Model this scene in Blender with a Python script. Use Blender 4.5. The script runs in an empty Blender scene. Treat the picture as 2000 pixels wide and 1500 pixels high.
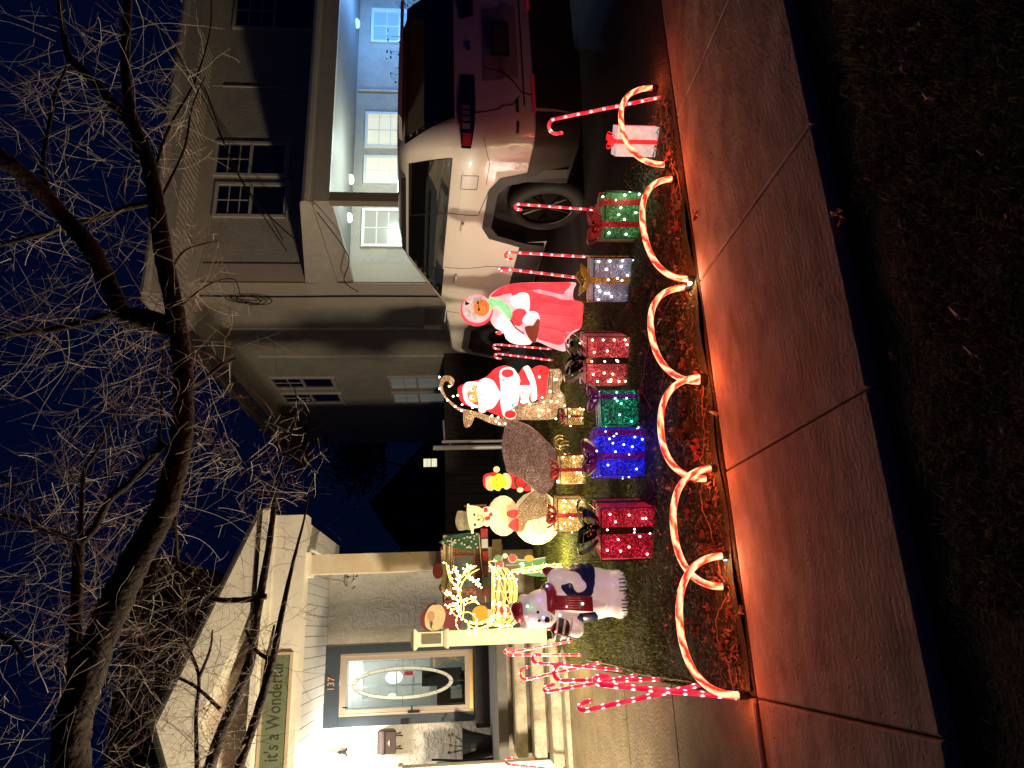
import bpy, bmesh, math, random
import numpy as np
from mathutils import Vector, Matrix
from mathutils.geometry import tessellate_polygon
random.seed(7)
rnd = random.random
uni = random.uniform
sc = bpy.context.scene
COL = sc.collection
R = math.radians

# ------------------------------------------------------------------ camera
FPX, YAW, PIT, ROLL, EYE = 1387.0, R(19.1), R(5.15), 0.009, 1.5
Fv = Vector((math.sin(YAW)*math.cos(PIT), math.cos(YAW)*math.cos(PIT), -math.sin(PIT)))
R0 = Vector((math.cos(YAW), -math.sin(YAW), 0)); U0 = R0.cross(Fv)
Rv = (R0*math.cos(ROLL) - U0*math.sin(ROLL)).normalized(); Uv = Rv.cross(Fv)
CAM = Vector((0, 0, EYE))
cd = bpy.data.cameras.new('camera'); cam = bpy.data.objects.new('camera', cd); COL.objects.link(cam)
cd.sensor_width = 36; cd.lens = 36*FPX/2000; cd.clip_start = .05; cd.clip_end = 2000
M = Matrix.Identity(4)
for i, v in enumerate((-Uv, Rv, -Fv)):          # the phone was held upright: the picture lies on its side
    for j in range(3): M[j][i] = v[j]
M[0][3], M[1][3], M[2][3] = CAM
cam.matrix_world = M
sc.camera = cam

# ------------------------------------------------------------------ night sky, exposure
w = bpy.data.worlds.new('World'); sc.world = w; w.use_nodes = True
nt = w.node_tree; bg = nt.nodes['Background']
sky = nt.nodes.new('ShaderNodeTexSky'); sky.sky_type = 'NISHITA'; sky.sun_disc = False
sky.sun_elevation = R(-3.5); sky.sun_rotation = R(200); sky.ozone_density = 6
mx = nt.nodes.new('ShaderNodeMix'); mx.data_type = 'RGBA'; mx.blend_type = 'MULTIPLY'; mx.inputs[0].default_value = 1
mx.inputs[7].default_value = (.10, .35, 1.4, 1)
nt.links.new(sky.outputs[0], mx.inputs[6]); ng = nt.nodes.new('ShaderNodeMix'); ng.data_type = 'RGBA'; ng.blend_type = 'ADD'; ng.inputs[0].default_value = 1; ng.inputs[7].default_value = (.0022, .016, .078, 1)
nt.links.new(mx.outputs[2], ng.inputs[6]); nt.links.new(ng.outputs[2], bg.inputs['Color'])
bg.inputs['Strength'].default_value = 0.12
sc.view_settings.view_transform = 'Standard'; sc.view_settings.look = 'None'
sc.view_settings.exposure = 0; sc.view_settings.gamma = 1
sc.cycles.max_bounces = 6; sc.cycles.diffuse_bounces = 3; sc.cycles.glossy_bounces = 3
sc.cycles.transmission_bounces = 4; sc.cycles.transparent_max_bounces = 8
sc.cycles.sample_clamp_indirect = 3

def lamp(name, loc, power, color, radius=.05, parent=None):
    l = bpy.data.lights.new(name, 'POINT'); l.energy = power; l.color = color; l.shadow_soft_size = radius
    o = bpy.data.objects.new(name, l); COL.objects.link(o); o.location = loc
    if parent: o.parent = parent
    return o

# ------------------------------------------------------------------ helpers
def ray(U, V): return Fv*FPX + Rv*(U-750) - Uv*(V-1000)
def PY(U, V, y):
    d = ray(U, V); return CAM + d*(y/d.y)
def PD(U, V, dep): return CAM + ray(U, V)*(dep/FPX)
def depth(p): return (Vector(p)-CAM).dot(Fv)
def smooth(a, b, t):
    t = max(0, min(1, (t-a)/(b-a))); return t*t*(3-2*t)
WX0, WX1 = -1.52, -.37           # front walk
SY0, SY1 = 2.30, 3.70            # pavement
DX0 = 2.95                       # driveway edge
def drv(y): return min(.62, .075*(y-SY1) if y < 7 else .2475 + .03*(y-7))
def gz(x, y):
    if y < SY0: return -.05
    if y < SY1: return -.06
    if x > DX0:
        return drv(y) - .015
    z = .055*(min(y, 13)-SY1)
    if WX0-.02 < x < WX1: return z - .05
    m = smooth(WX1, WX1+.35, x) if x > WX1 else smooth(-WX0, -WX0+.35, -x)
    z += .05*m*smooth(SY1, SY1+.5, y)
    if x > DX0-.8:
        t = smooth(DX0-.8, DX0, x); b = drv(y)
        z = z*(1-t) + b*t
    return z
def G(U, V):
    d = ray(U, V); t = .0005
    while t < .03:
        p = CAM + d*t
        if p.z <= gz(p.x, p.y) and p.y > 3.75 or p.z < -.2: break
        t += .000012
    return CAM + d*t
def GI(ix, iy): return G(1500-iy, ix)

class MB:
    def __init__(s): s.v = []; s.f = []; s.uv = {}; s.m = []
    def add(s, vs, fs, T=None):
        b = len(s.v)
        s.v += [tuple(T @ Vector(v)) if T else tuple(v) for v in vs]
        s.f += [tuple(i+b for i in f) for f in fs]; return b
    def box(s, x0, x1, y0, y1, z0, z1, T=None):
        s.add([(x0,y0,z0),(x1,y0,z0),(x1,y1,z0),(x0,y1,z0),(x0,y0,z1),(x1,y0,z1),(x1,y1,z1),(x0,y1,z1)],
              [(3,2,1,0),(4,5,6,7),(0,1,5,4),(1,2,6,5),(2,3,7,6),(3,0,4,7)], T); return s
    def tube(s, pts, rad, n=6, closed=False, caps=True, T=None):
        pts = [Vector(p) for p in pts]; N = len(pts)
        if not hasattr(rad, '__len__'): rad = [rad]*N
        vs = []; L = 0; ref = None; vv = []
        for i, p in enumerate(pts):
            a = pts[(i-1) % N] if closed or i else pts[0]; b = pts[(i+1) % N] if closed or i < N-1 else pts[-1]
            t = (b-a).normalized() if (b-a).length > 1e-9 else Vector((0,0,1))
            if ref is None: ref = t.orthogonal().normalized()
            ref = (ref - t*ref.dot(t)); ref = ref.normalized() if ref.length > 1e-6 else t.orthogonal().normalized()
            bi = t.cross(ref)
            if i: L += (p-pts[i-1]).length
            vv.append(L)
            for k in range(n):
                an = 2*math.pi*k/n
                vs.append(p + (ref*math.cos(an)+bi*math.sin(an))*rad[i])
        fs = []; uvs = []
        M_ = N if closed else N-1
        for i in range(M_):
            j = (i+1) % N
            for k in range(n):
                k2 = (k+1) % n
                fs.append((i*n+k, i*n+k2, j*n+k2, j*n+k))
                v1 = vv[j] if j else L+.01
                uvs.append(((k/n, vv[i]), ((k+1)/n, vv[i]), ((k+1)/n, v1), (k/n, v1)))
        f0 = len(s.f)
        if caps and not closed:
            fs.append(tuple(range(n-1, -1, -1))); fs.append(tuple(range((N-1)*n, N*n)))
        s.add(vs, fs, T)
        for q, u in enumerate(uvs): s.uv[f0+q] = u
        return s
    def lathe(s, prof, n=16, T=None):
        vs = []; fs = []
        for r, z in prof:
            for k in range(n): vs.append((r*math.cos(2*math.pi*k/n), r*math.sin(2*math.pi*k/n), z))
        for i in range(len(prof)-1):
            for k in range(n):
                k2 = (k+1) % n; fs.append((i*n+k, i*n+k2, (i+1)*n+k2, (i+1)*n+k))
        if prof[0][0] > 1e-5: fs.append(tuple(range(n-1, -1, -1)))
        if prof[-1][0] > 1e-5: fs.append(tuple((len(prof)-1)*n+k for k in range(n)))
        s.add(vs, fs, T); return s
    def ball(s, c, r, n=10, m=7, sx=1, sy=1, sz=1, T=None):
        pr = [(math.sin(math.pi*i/m)*r, -math.cos(math.pi*i/m)*r) for i in range(m+1)]
        pr[0] = (1e-6, -r); pr[-1] = (1e-6, r)
        TT = Matrix.Translation(c) @ Matrix.Diagonal((sx, sy, sz, 1))
        return s.lathe(pr, n, (T @ TT) if T else TT)
    def prism(s, poly, y0, y1, T=None):
        """poly in x,z ; extruded y0 (front) .. y1 (back)"""
        n = len(poly)
        vs = [(x, y0, z) for x, z in poly] + [(x, y1, z) for x, z in poly]
        fs = []
        for t in tessellate_polygon([[Vector((x, z, 0)) for x, z in poly]]):
            fs.append(tuple(t)); fs.append(tuple(n+i for i in reversed(t)))
        for i in range(n): fs.append((i, (i+1) % n, n+(i+1) % n, n+i))
        s.add(vs, fs, T); return s
    def grid(s, fn, nu, nv, T=None):
        vs = [fn(i/nu, j/nv) for j in range(nv+1) for i in range(nu+1)]
        fs = [(j*(nu+1)+i, j*(nu+1)+i+1, (j+1)*(nu+1)+i+1, (j+1)*(nu+1)+i) for j in range(nv) for i in range(nu)]
        s.add(vs, fs, T); return s
    def mesh(s, name, mat, sm=False, fix=False):
        me = bpy.data.meshes.new(name); me.from_pydata(s.v, [], s.f)
        if s.uv:
            ul = me.uv_layers.new(name='UVMap')
            for fi, u in s.uv.items():
                for k, li in enumerate(me.polygons[fi].loop_indices): ul.data[li].uv = u[k]
        if fix:
            bm = bmesh.new(); bm.from_mesh(me); bmesh.ops.recalc_face_normals(bm, faces=bm.faces); bm.to_mesh(me); bm.free()
        for m in (mat if isinstance(mat, (list, tuple)) else [mat]): me.materials.append(m)
        if sm: me.polygons.foreach_set('use_smooth', [True]*len(me.polygons))
        me.update(); return me
    def build(s, name, mat, parent=None, sm=False, fix=False, **k):
        return link(name, s.mesh(name, mat, sm, fix), parent, **k)

def link(name, me, parent=None, loc=None, label=None, kind=None):
    o = bpy.data.objects.new(name, me); COL.objects.link(o)
    if parent: o.parent = parent
    if loc is not None: o.location = loc
    if label: o['label'] = label
    if kind: o['kind'] = kind
    return o
def tag(o, label, cat, group=None):
    o['label'] = label; o['category'] = cat
    if group: o['group'] = group
    return o
def thing(name, label, cat, loc=(0,0,0), rz=0, group=None):
    o = bpy.data.objects.new(name, None); COL.objects.link(o); o.empty_display_size = .1
    o.location = loc; o.rotation_euler = (0, 0, rz); return tag(o, label, cat, group)
def struct(o): o['kind'] = 'structure'; return o
def dup(root, loc, rz=0, label=None, scale=None):
    r = root.copy(); COL.objects.link(r); r.location = loc; r.rotation_euler = (0, 0, rz)
    if label: r['label'] = label
    if scale: r.scale = (scale,)*3
    for ch in list(root.children):
        c = ch.copy(); COL.objects.link(c); c.parent = r
        for g in list(ch.children):
            d = g.copy(); COL.objects.link(d); d.parent = c
    return r
def spline(pts, n=6, closed=False):
    P = [Vector(p) for p in pts]; N = len(P); out = []
    for i in range(N if closed else N-1):
        if closed: a, b, c, d = P[(i-1) % N], P[i], P[(i+1) % N], P[(i+2) % N]
        else: a, b, c, d = P[max(i-1, 0)], P[i], P[i+1], P[min(i+2, N-1)]
        for k in range(n):
            t = k/n
            out.append(.5*((2*b)+(c-a)*t+(2*a-5*b+4*c-d)*t*t+(3*b-a-3*c+d)*t**3))
    if not closed: out.append(P[-1])
    return out

# ------------------------------------------------------------------ materials
def mat(name, col, rough=.6, metal=0, var=0, vscale=8, col2=None, bump=0, bscale=40, emit=None, es=1, spec=.5, coat=0, detail=4, gen='Object', stretch=None):
    m = bpy.data.materials.new(name); m.use_nodes = True; t = m.node_tree; N = t.nodes; L = t.links
    b = N['Principled BSDF']; b.inputs['Base Color'].default_value = (*col, 1)
    b.inputs['Roughness'].default_value = rough; b.inputs['Metallic'].default_value = metal
    b.inputs['Specular IOR Level'].default_value = spec; b.inputs['Coat Weight'].default_value = coat
    if emit: b.inputs['Emission Color'].default_value = (*emit, 1); b.inputs['Emission Strength'].default_value = es
    tc = N.new('ShaderNodeTexCoord'); src = tc.outputs[gen]
    if stretch:
        mp = N.new('ShaderNodeMapping'); mp.inputs['Scale'].default_value = stretch; L.new(src, mp.inputs[0]); src = mp.outputs[0]
    if var or col2:
        n = N.new('ShaderNodeTexNoise'); n.inputs['Scale'].default_value = vscale; n.inputs['Detail'].default_value = detail
        n.inputs['Roughness'].default_value = .65; L.new(src, n.inputs['Vector'])
        r = N.new('ShaderNodeValToRGB'); c2 = col2 or tuple(c*(1-var) for c in col)
        c1 = col if col2 else tuple(min(1, c*(1+var)) for c in col)
        r.color_ramp.elements[0].position = .35; r.color_ramp.elements[1].position = .65
        r.color_ramp.elements[0].color = (*c2, 1); r.color_ramp.elements[1].color = (*c1, 1)
        L.new(n.outputs['Fac'], r.inputs[0]); L.new(r.outputs[0], b.inputs['Base Color'])
    if bump:
        n = N.new('ShaderNodeTexNoise'); n.inputs['Scale'].default_value = bscale; n.inputs['Detail'].default_value = 5
        L.new(src, n.inputs['Vector'])
        bp = N.new('ShaderNodeBump'); bp.inputs['Strength'].default_value = bump; bp.inputs['Distance'].default_value = .02
        L.new(n.outputs['Fac'], bp.inputs['Height']); L.new(bp.outputs[0], b.inputs['Normal'])
    return m
def quiet(m):           # too small to be worth sampling as a lamp
    m.cycles.emission_sampling = 'NONE'; return m
def glow(name, col, s, base=None, var=.25, vscale=30):
    """translucent plastic lit from inside, slightly uneven"""
    m = mat(name, base or col, .45, emit=col, es=s); t = m.node_tree; N = t.nodes; L = t.links; b = N['Principled BSDF']
    tc = N.new('ShaderNodeTexCoord'); n = N.new('ShaderNodeTexNoise'); n.inputs['Scale'].default_value = vscale; n.inputs['Detail'].default_value = 3
    L.new(tc.outputs['Object'], n.inputs['Vector'])
    mr = N.new('ShaderNodeMapRange'); mr.inputs[1].default_value = .3; mr.inputs[2].default_value = .7
    mr.inputs[3].default_value = s*(1-var); mr.inputs[4].default_value = s*(1+var)
    L.new(n.outputs['Fac'], mr.inputs[0]); L.new(mr.outputs[0], b.inputs['Emission Strength'])
    return quiet(m)
def tinsel(name, dark, lit, s, scale=170, see=0.0):
    """tinsel mesh with a glow put in as from bulbs behind it: flakes of uneven brightness"""
    m = mat(name, dark, .35, .3); t = m.node_tree; N = t.nodes; L = t.links; b = N['Principled BSDF']
    tc = N.new('ShaderNodeTexCoord'); v = N.new('ShaderNodeTexVoronoi'); v.inputs['Scale'].default_value = scale
    L.new(tc.outputs['Object'], v.inputs['Vector'])
    sp = N.new('ShaderNodeSeparateColor'); L.new(v.outputs['Color'], sp.inputs[0])
    r = N.new('ShaderNodeValToRGB'); e = r.color_ramp.elements
    e[0].position = .15; e[0].color = (0, 0, 0, 1); e[1].position = 1; e[1].color = (*[c*2.2+.05 for c in lit], 1)
    k = r.color_ramp.elements.new(.75); k.color = (*[c*.45 for c in lit], 1)
    L.new(sp.outputs[0], r.inputs[0]); L.new(r.outputs[0], b.inputs['Emission Color'])
    n = N.new('ShaderNodeTexNoise'); n.inputs['Scale'].default_value = 7; L.new(tc.outputs['Object'], n.inputs['Vector'])
    mr = N.new('ShaderNodeMapRange'); mr.inputs[1].default_value = .3; mr.inputs[2].default_value = .7
    mr.inputs[3].default_value = s*.45; mr.inputs[4].default_value = s*1.5
    L.new(n.outputs['Fac'], mr.inputs[0]); L.new(mr.outputs[0], b.inputs['Emission Strength'])
    bp = N.new('ShaderNodeBump'); bp.inputs['Strength'].default_value = .8; bp.inputs['Distance'].default_value = .01
    L.new(sp.outputs[1], bp.inputs['Height']); L.new(bp.outputs[0], b.inputs['Normal'])
    return quiet(m)
def stripes(name, red, pale, sr, sp_, freq, turns=1, sharp=.12, sample=False):
    """spiral of clear red and clear plastic over bulbs; u round the tube, v along it in metres"""
    m = mat(name, red, .25, coat=.5); t = m.node_tree; N = t.nodes; L = t.links; b = N['Principled BSDF']
    tc = N.new('ShaderNodeTexCoord'); s = N.new('ShaderNodeSeparateXYZ'); L.new(tc.outputs['UV'], s.inputs[0])
    a = N.new('ShaderNodeMath'); a.operation = 'MULTIPLY'; a.inputs[1].default_value = freq; L.new(s.outputs[1], a.inputs[0])
    c = N.new('ShaderNodeMath'); c.operation = 'MULTIPLY_ADD'; c.inputs[1].default_value = turns; L.new(s.outputs[0], c.inputs[0]); L.new(a.outputs[0], c.inputs[2])
    n = N.new('ShaderNodeTexNoise'); n.inputs['Scale'].default_value = 22; L.new(tc.outputs['Object'], n.inputs['Vector'])
    n2 = N.new('ShaderNodeMath'); n2.operation = 'MULTIPLY_ADD'; n2.inputs[1].default_value = .5; L.new(n.outputs['Fac'], n2.inputs[0]); L.new(c.outputs[0], n2.inputs[2])
    f = N.new('ShaderNodeMath'); f.operation = 'FRACT'; L.new(n2.outputs[0], f.inputs[0])
    r = N.new('ShaderNodeValToRGB'); e = r.color_ramp.elements
    e[0].position = .0; e[0].color = (*[x*sp_ for x in pale], 1); e[1].position = 1; e[1].color = (*[x*sp_ for x in pale], 1)
    for p, cc in ((.5-sharp, [x*sp_*.55 for x in pale]), (.5, [x*sr for x in red]), (1-sharp*1.3, [x*sr for x in red])):
        k = e.new(p); k.color = (*cc, 1)
    L.new(f.outputs[0], r.inputs[0]); L.new(r.outputs[0], b.inputs['Emission Color']); b.inputs['Emission Strength'].default_value = 1
    if not sample: quiet(m)
    return m
def stucco(name, col, scale=9, strength=.6, dist=.03):
    m = mat(name, col, .85, var=.1, vscale=3); t = m.node_tree; N = t.nodes; L = t.links; b = N['Principled BSDF']
    tc = N.new('ShaderNodeTexCoord'); n = N.new('ShaderNodeTexNoise'); n.inputs['Scale'].default_value = scale
    n.inputs['Detail'].default_value = 6; n.inputs['Distortion'].default_value = 1.6; L.new(tc.outputs['Object'], n.inputs['Vector'])
    r = N.new('ShaderNodeValToRGB'); r.color_ramp.elements[0].position = .45; r.color_ramp.elements[1].position = .58
    L.new(n.outputs['Fac'], r.inputs[0]); bp = N.new('ShaderNodeBump'); bp.inputs['Strength'].default_value = strength
    bp.inputs['Distance'].default_value = dist; L.new(r.outputs[0], bp.inputs['Height']); L.new(bp.outputs[0], b.inputs['Normal'])
    return m

WHITE_TRIM = mat('cream_paint', (.80,.77,.65), .55, var=.06, vscale=4, bump=.15, bscale=60)
CEIL = mat('ceiling_paint', (.66,.66,.62), .6, var=.05)
STUCCO = stucco('white_stucco', (.62,.59,.51), 9, .42)
STUCCO2 = stucco('beige_stucco', (.42,.385,.33), 14, .35, .015)
BLUE_TRIM = mat('slate_blue_paint', (.028,.042,.058), .45, var=.1, bump=.1)
TAN = mat('tan_aluminium', (.42,.34,.26), .4, .2)
DARK = mat('black_plastic', (.012,.012,.013), .4)
BLACKM = mat('black_metal', (.02,.018,.018), .35, .6)
CONC = mat('pavement_concrete', (.33,.27,.22), .9, var=.30, vscale=5, bump=.24, bscale=34, stretch=(.8,1.6,1), detail=9)
def pits(m):
    t = m.node_tree; N = t.nodes; L = t.links; b = N['Principled BSDF']; bp = [n for n in N if n.type == 'BUMP'][0]
    tc = N.new('ShaderNodeTexCoord'); v = N.new('ShaderNodeTexVoronoi'); v.inputs['Scale'].default_value = 17; v.inputs['Randomness'].default_value = 1; L.new(tc.outputs['Object'], v.inputs['Vector'])
    r_ = N.new('ShaderNodeMapRange'); r_.inputs[1].default_value = .03; r_.inputs[2].default_value = .13; L.new(v.outputs['Distance'], r_.inputs[0])
    b2 = N.new('ShaderNodeBump'); b2.inputs['Strength'].default_value = .8; b2.inputs['Distance'].default_value = .012; L.new(r_.outputs[0], b2.inputs['Height']); L.new(bp.outputs[0], b2.inputs['Normal']); L.new(b2.outputs[0], b.inputs['Normal'])
pits(CONC)
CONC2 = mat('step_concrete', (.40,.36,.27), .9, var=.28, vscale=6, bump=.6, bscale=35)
SOIL = mat('soil', (.034,.026,.016), 1, var=.5, vscale=30, bump=1, bscale=60)
ASPH = mat('driveway_asphalt', (.05,.04,.034), .95, var=.3, vscale=25, bump=.9, bscale=70)
GRASS = mat('grass_blades', (.15,.20,.035), .8, col2=(.15,.12,.045), vscale=14, spec=.2)
GRASSV = mat('verge_grass', (.14,.17,.06), .8, col2=(.32,.26,.15), vscale=25, spec=.15)
BARK = mat('bark', (.032,.02,.015), .9, var=.4, vscale=14, bump=1, bscale=30)
TWIG = mat('twig_bark', (.46,.41,.32), .7, var=.3, vscale=5)
GREYP = mat('porch_grey', (.13,.125,.115), .7, var=.15)
ROOFD = mat('dark_shingle', (.02,.018,.018), .9, var=.3, vscale=20, bump=.6)
LEAFM = mat('dry_leaf', (.30,.17,.085), .75, var=.4, vscale=12)
REDLEAF = mat('red_leaf', (.32,.06,.03), .7, var=.3)
PALELEAF = mat('pale_leaf', (.5,.36,.24), .75, var=.3, vscale=12)
BLACKW = mat('black_cable', (.01,.01,.01), .6)
TANW = mat('tan_cord', (.5,.35,.22), .6)
LED_W = quiet(mat('warm_bulb', (1,.9,.7), emit=(1,.82,.5), es=14))
LED_C = quiet(mat('cool_bulb', (.9,.95,1), emit=(.8,.92,1), es=14))
LED_G = quiet(mat('green_bulb', (.2,1,.6), emit=(.15,1,.62), es=8))
LED_B = quiet(mat('blue_bulb', (.3,.4,1), emit=(.12,.2,1), es=8))
LED_BW = quiet(mat('pale_blue_bulb', (.5,.6,1), emit=(.35,.55,1), es=7))
LED_R = quiet(mat('red_bulb', (1,.2,.2), emit=(1,.25,.3), es=7))
LED_P = quiet(mat('pink_bulb', (1,.6,.6), emit=(1,.45,.5), es=9))

# ------------------------------------------------------------------ landscape flood light on the lawn left of the frame
fl = thing('flood_light', 'small black garden flood light on a stake aimed at the house', 'garden light', (-3.1, 6.3, gz(-3.1, 6.3)))
MB().tube([(0,0,-.1),(0,0,.22)], .012, 8).build('stake', BLACKM, fl)
MB().lathe([(.03,0),(.055,.02),(.06,.09),(.065,.10)], 14, Matrix.Translation((0,0,.2))).build('housing', BLACKM, fl)
MB().ball((0,0,.335), .035, 12, 8).build('bulb', mat('flood_bulb', (1,.9,.7), emit=(1,.82,.6), es=40), fl, sm=True)
fo = lamp('flood_lamp', (0, 0, .42), 1500, (1, .80, .55), .20, fl); fo.data.type = 'SPOT'; fo.data.spot_size = R(180); fo.data.spot_blend = .42
fo.rotation_mode = 'QUATERNION'; fo.rotation_quaternion = Vector((.62, .60, .36)).to_track_quat('-Z', 'Y')

# ------------------------------------------------------------------ ground
def ground():
    xs = np.unique(np.concatenate([[-400,-150,-60,-25,-12], np.arange(-6, 9.01, .1), [WX0-.02, WX0, WX1-.01, WX1+.01, DX0-.01, DX0], [10,12,16,25,60,150,400]]))
    ys = np.unique(np.concatenate([[-400,-100,-20,-6,-2], np.arange(0, 13.01, .1), [SY0-.001, SY0+.01, SY1-.01, SY1+.005], [14,16,20,30,60,150,400]]))
    mb = MB(); nx = len(xs)
    for y in ys:
        for x in xs:
            n = .012*math.sin(x*7+y*3)*math.sin(y*9-x*4) if (SY1 < y < 13 and WX1 < x < DX0) or y < SY0-.05 else 0
            mb.v.append((x, y, gz(x, y)+n))
    mb.f = [(j*nx+i, j*nx+i+1, (j+1)*nx+i+1, (j+1)*nx+i) for j in range(len(ys)-1) for i in range(nx-1)]
    struct(mb.build('ground', SOIL, None, True))
ground()
# driveway sheet
mb = MB(); ys = np.concatenate([np.arange(3.72, 12, .3), [12, 20, 30]])
for y in ys:
    for x in (DX0, 4, 5, 5.75): mb.v.append((x + (.05*math.sin(y*5) if x == DX0 else 0), y, gz(DX0+1, y)+.008))
mb.f = [(j*4+i, j*4+i+1, (j+1)*4+i+1, (j+1)*4+i) for j in range(len(ys)-1) for i in range(3)]
struct(mb.build('driveway', ASPH, None, True))

def slab(mb, x0, x1, y0, y1, z, th, g=.007, b=.008, tilt=None):
    """one cast slab with eased edges; z may be a function of x, y"""
    zf = z if callable(z) else (lambda x, y: z)
    x0 += g; x1 -= g; y0 += g; y1 -= g
    ring = lambda i, dz: [(x0+i, y0+i, zf(x0, y0)+dz), (x1-i, y0+i, zf(x1, y0)+dz), (x1-i, y1-i, zf(x1, y1)+dz), (x0+i, y1-i, zf(x0, y1)+dz)]
    vs = ring(0, -th)+ring(0, -b)+ring(b, 0)
    fs = [(k+4*j, (k+1) % 4+4*j, (k+1) % 4+4*j+4, k+4*j+4) for j in range(2) for k in range(4)]+[(8,9,10,11)]
    mb.add(vs, fs); return mb
pave = struct(slab(MB(), -8.6, 15, SY0, SY1, -.03, .1).build('pavement', SOIL))
jx = [-7.39,-6.22,-5.05,-3.88,-2.71,-1.54,-.37,.77,1.92,3.10,4.27,5.44,6.61,7.78,8.95,10.12,11.3,12.5]
for i in range(len(jx)-1):
    slab(MB(), jx[i], jx[i+1], SY0, SY1, 0, .09, .0045, .009).build('slab', CONC, pave)
walk = struct(slab(MB(), WX0, WX1, SY1+.02, 8.2, lambda x, y: .055*(y-SY1)-.03, .1).build('front_walk', SOIL))
wy = [3.72, 4.92, 6.02, 7.1, 8.2]
WALKM = mat('walk_concrete', (.27,.215,.125), .9, var=.2, vscale=4, bump=.35, bscale=50)
for i in range(4):
    slab(MB(), WX0, WX1, wy[i], wy[i+1], lambda x, y: .055*(y-SY1), .09, .004, .006).build('slab', WALKM, walk)
cw = struct(slab(MB(), -1.6, -.42, -1.0, 2.16, -.06, .1).build('verge_path', SOIL))
for a, b in ((-1, .1), (.1, 1.12), (1.12, 2.16)): slab(MB(), -1.6, -.42, a, b, -.02, .09).build('slab', CONC, cw)

# grass blades
def blades(name, pts, hs, wd, m, lean=.6, seed=1):
    g = np.random.RandomState(seed); n = len(pts); P = np.array(pts); hs = np.array(hs)
    a = g.uniform(0, 2*np.pi, n); b = g.uniform(0, 2*np.pi, n); ln = g.uniform(.1, lean, n)*hs
    wv = np.stack([np.cos(a), np.sin(a), np.zeros(n)], 1)*wd*g.uniform(.6, 1.4, (n, 1))
    dv = np.stack([np.cos(b), np.sin(b), np.zeros(n)], 1)*ln[:, None]
    z = np.zeros((n, 3)); z[:, 2] = hs
    V = np.stack([P-wv, P+wv, P+dv*.35+z*.6-wv*.7, P+dv*.35+z*.6+wv*.7, P+dv+z*(1-.35*lean)], 1).reshape(-1, 3)
    i0 = np.arange(n)*5
    me = bpy.data.meshes.new(name)
    F = [(int(i), int(i)+1, int(i)+3, int(i)+2) for i in i0]+[(int(i)+2, int(i)+3, int(i)+4) for i in i0]
    me.from_pydata(V.tolist(), [], F); me.materials.append(m)
    return link(name, me, kind='stuff')
def noise2(x, y): return .5+.25*math.sin(x*3.1+1.7*math.sin(y*2.3))+.25*math.sin(y*4.1+1.3*math.sin(x*3.7))
MOSS = mat('mossy_lawn', (.055,.075,.02), 1, col2=(.05,.038,.02), vscale=9, bump=1, bscale=90)
mb = MB(); xs_ = [WX1+.03+i*.11 for i in range(29)]; ys_ = [3.73+j*.12 for j in range(49)]
for j, y in enumerate(ys_):
    for x in xs_: mb.v.append((x, y, gz(x, y)+.013+.01*math.sin(x*9+y*5)))
mb.f = [(j*29+i, j*29+i+1, (j+1)*29+i+1, (j+1)*29+i) for j in range(48) for i in range(28)]
struct(mb.build('lawn', MOSS, None, True))
pts = []; hs = []
while len(pts) < 88000:
    y = uni(3.76, 9.6); x = uni(WX1-.03, DX0+.1)
    t = noise2(x*1.7, y*1.7)
    front = smooth(4.0, 5.3, y - .25*math.sin(x*2))
    if rnd() > .25+.75*front: continue
    if x > DX0-.25 and rnd() < .6: continue
    if rnd() > (5.2/max(5.2, y))**1.2: continue
    pts.append((x, y, gz(x, y)+.004)); hs.append(uni(.022, .06)*(.6+.6*t)*(.6+.5*front))
blades('lawn_grass', pts, hs, .0022, GRASS, 1.1, 2)
pts = []; hs = []
while len(pts) < 70000:
    y = uni(.35, 2.24); x = uni(-.42, 4.2)
    if x < -.4+0 and y < 2.2: continue
    ed = 2.08 + .06*math.sin(x*5)+.04*math.sin(x*13+1)+ .03*math.sin(x*31) - (.12 if x < 0 else 0)
    if y > ed and rnd() < .96: continue
    if noise2(x*4, y*4) < .32 and rnd() < .5: continue
    pts.append((x, y, -.055)); hs.append(uni(.02, .065))
blades('verge_grass', pts, hs, .0017, GRASSV, 1.3, 3)

# leaf litter
mb = MB(); random.seed(31)
for q in range(9000):
    y = 3.78+abs(random.gauss(0, .62)); x = uni(-.34, 3.4)
    if y > 6.2: continue
    c = Vector((x, y, gz(x, y)+uni(.014, .032))); a = uni(0, 6.3); L_ = uni(.008, .028); u = Vector((math.cos(a)*L_, math.sin(a)*L_, uni(-.006,.008))); v = Vector((-math.sin(a), math.cos(a), uni(-.5,.5)))*uni(.002, .009)
    mb.add([c-u, c+v, c+u, c-v], [(0,1,2,3)])
o = mb.build('leaf_litter', mat('litter', (.20,.11,.055), .85, var=.5, vscale=40)); o['kind'] = 'stuff'; random.seed(7)
def leaf_mesh(name, m, lobes, s):
    mb = MB(); pts = []
    n = 26
    for i in range(n):
        a = 2*math.pi*i/n
        r = s*(.55+.45*abs(math.cos(a*lobes/2)))*(1 if lobes > 3 else (1.2-.5*abs(math.sin(a))))
        pts.append((r*math.cos(a)*1.25, r*math.sin(a)*.8, .25*r*math.sin(a*2+1)+.012*math.cos(a*5)))
    mb.add([(0,0,.006)]+pts, [(0, i+1, (i+1) % n+1) for i in range(n)])
    mb.add([(-s*1.2,0,0),(-s*2,.1*s,.012),(-s*2,.16*s,.012),(-s*1.2,.06*s,0)], [(0,1,2,3)])
    return mb.mesh(name, m, False)
LM = [leaf_mesh('oak_leaf', LEAFM, 7, .03), leaf_mesh('narrow_leaf', PALELEAF, 2, .026), leaf_mesh('maple_leaf', REDLEAF, 5, .034), leaf_mesh('brown_leaf', LEAFM, 3, .022)]
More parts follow.
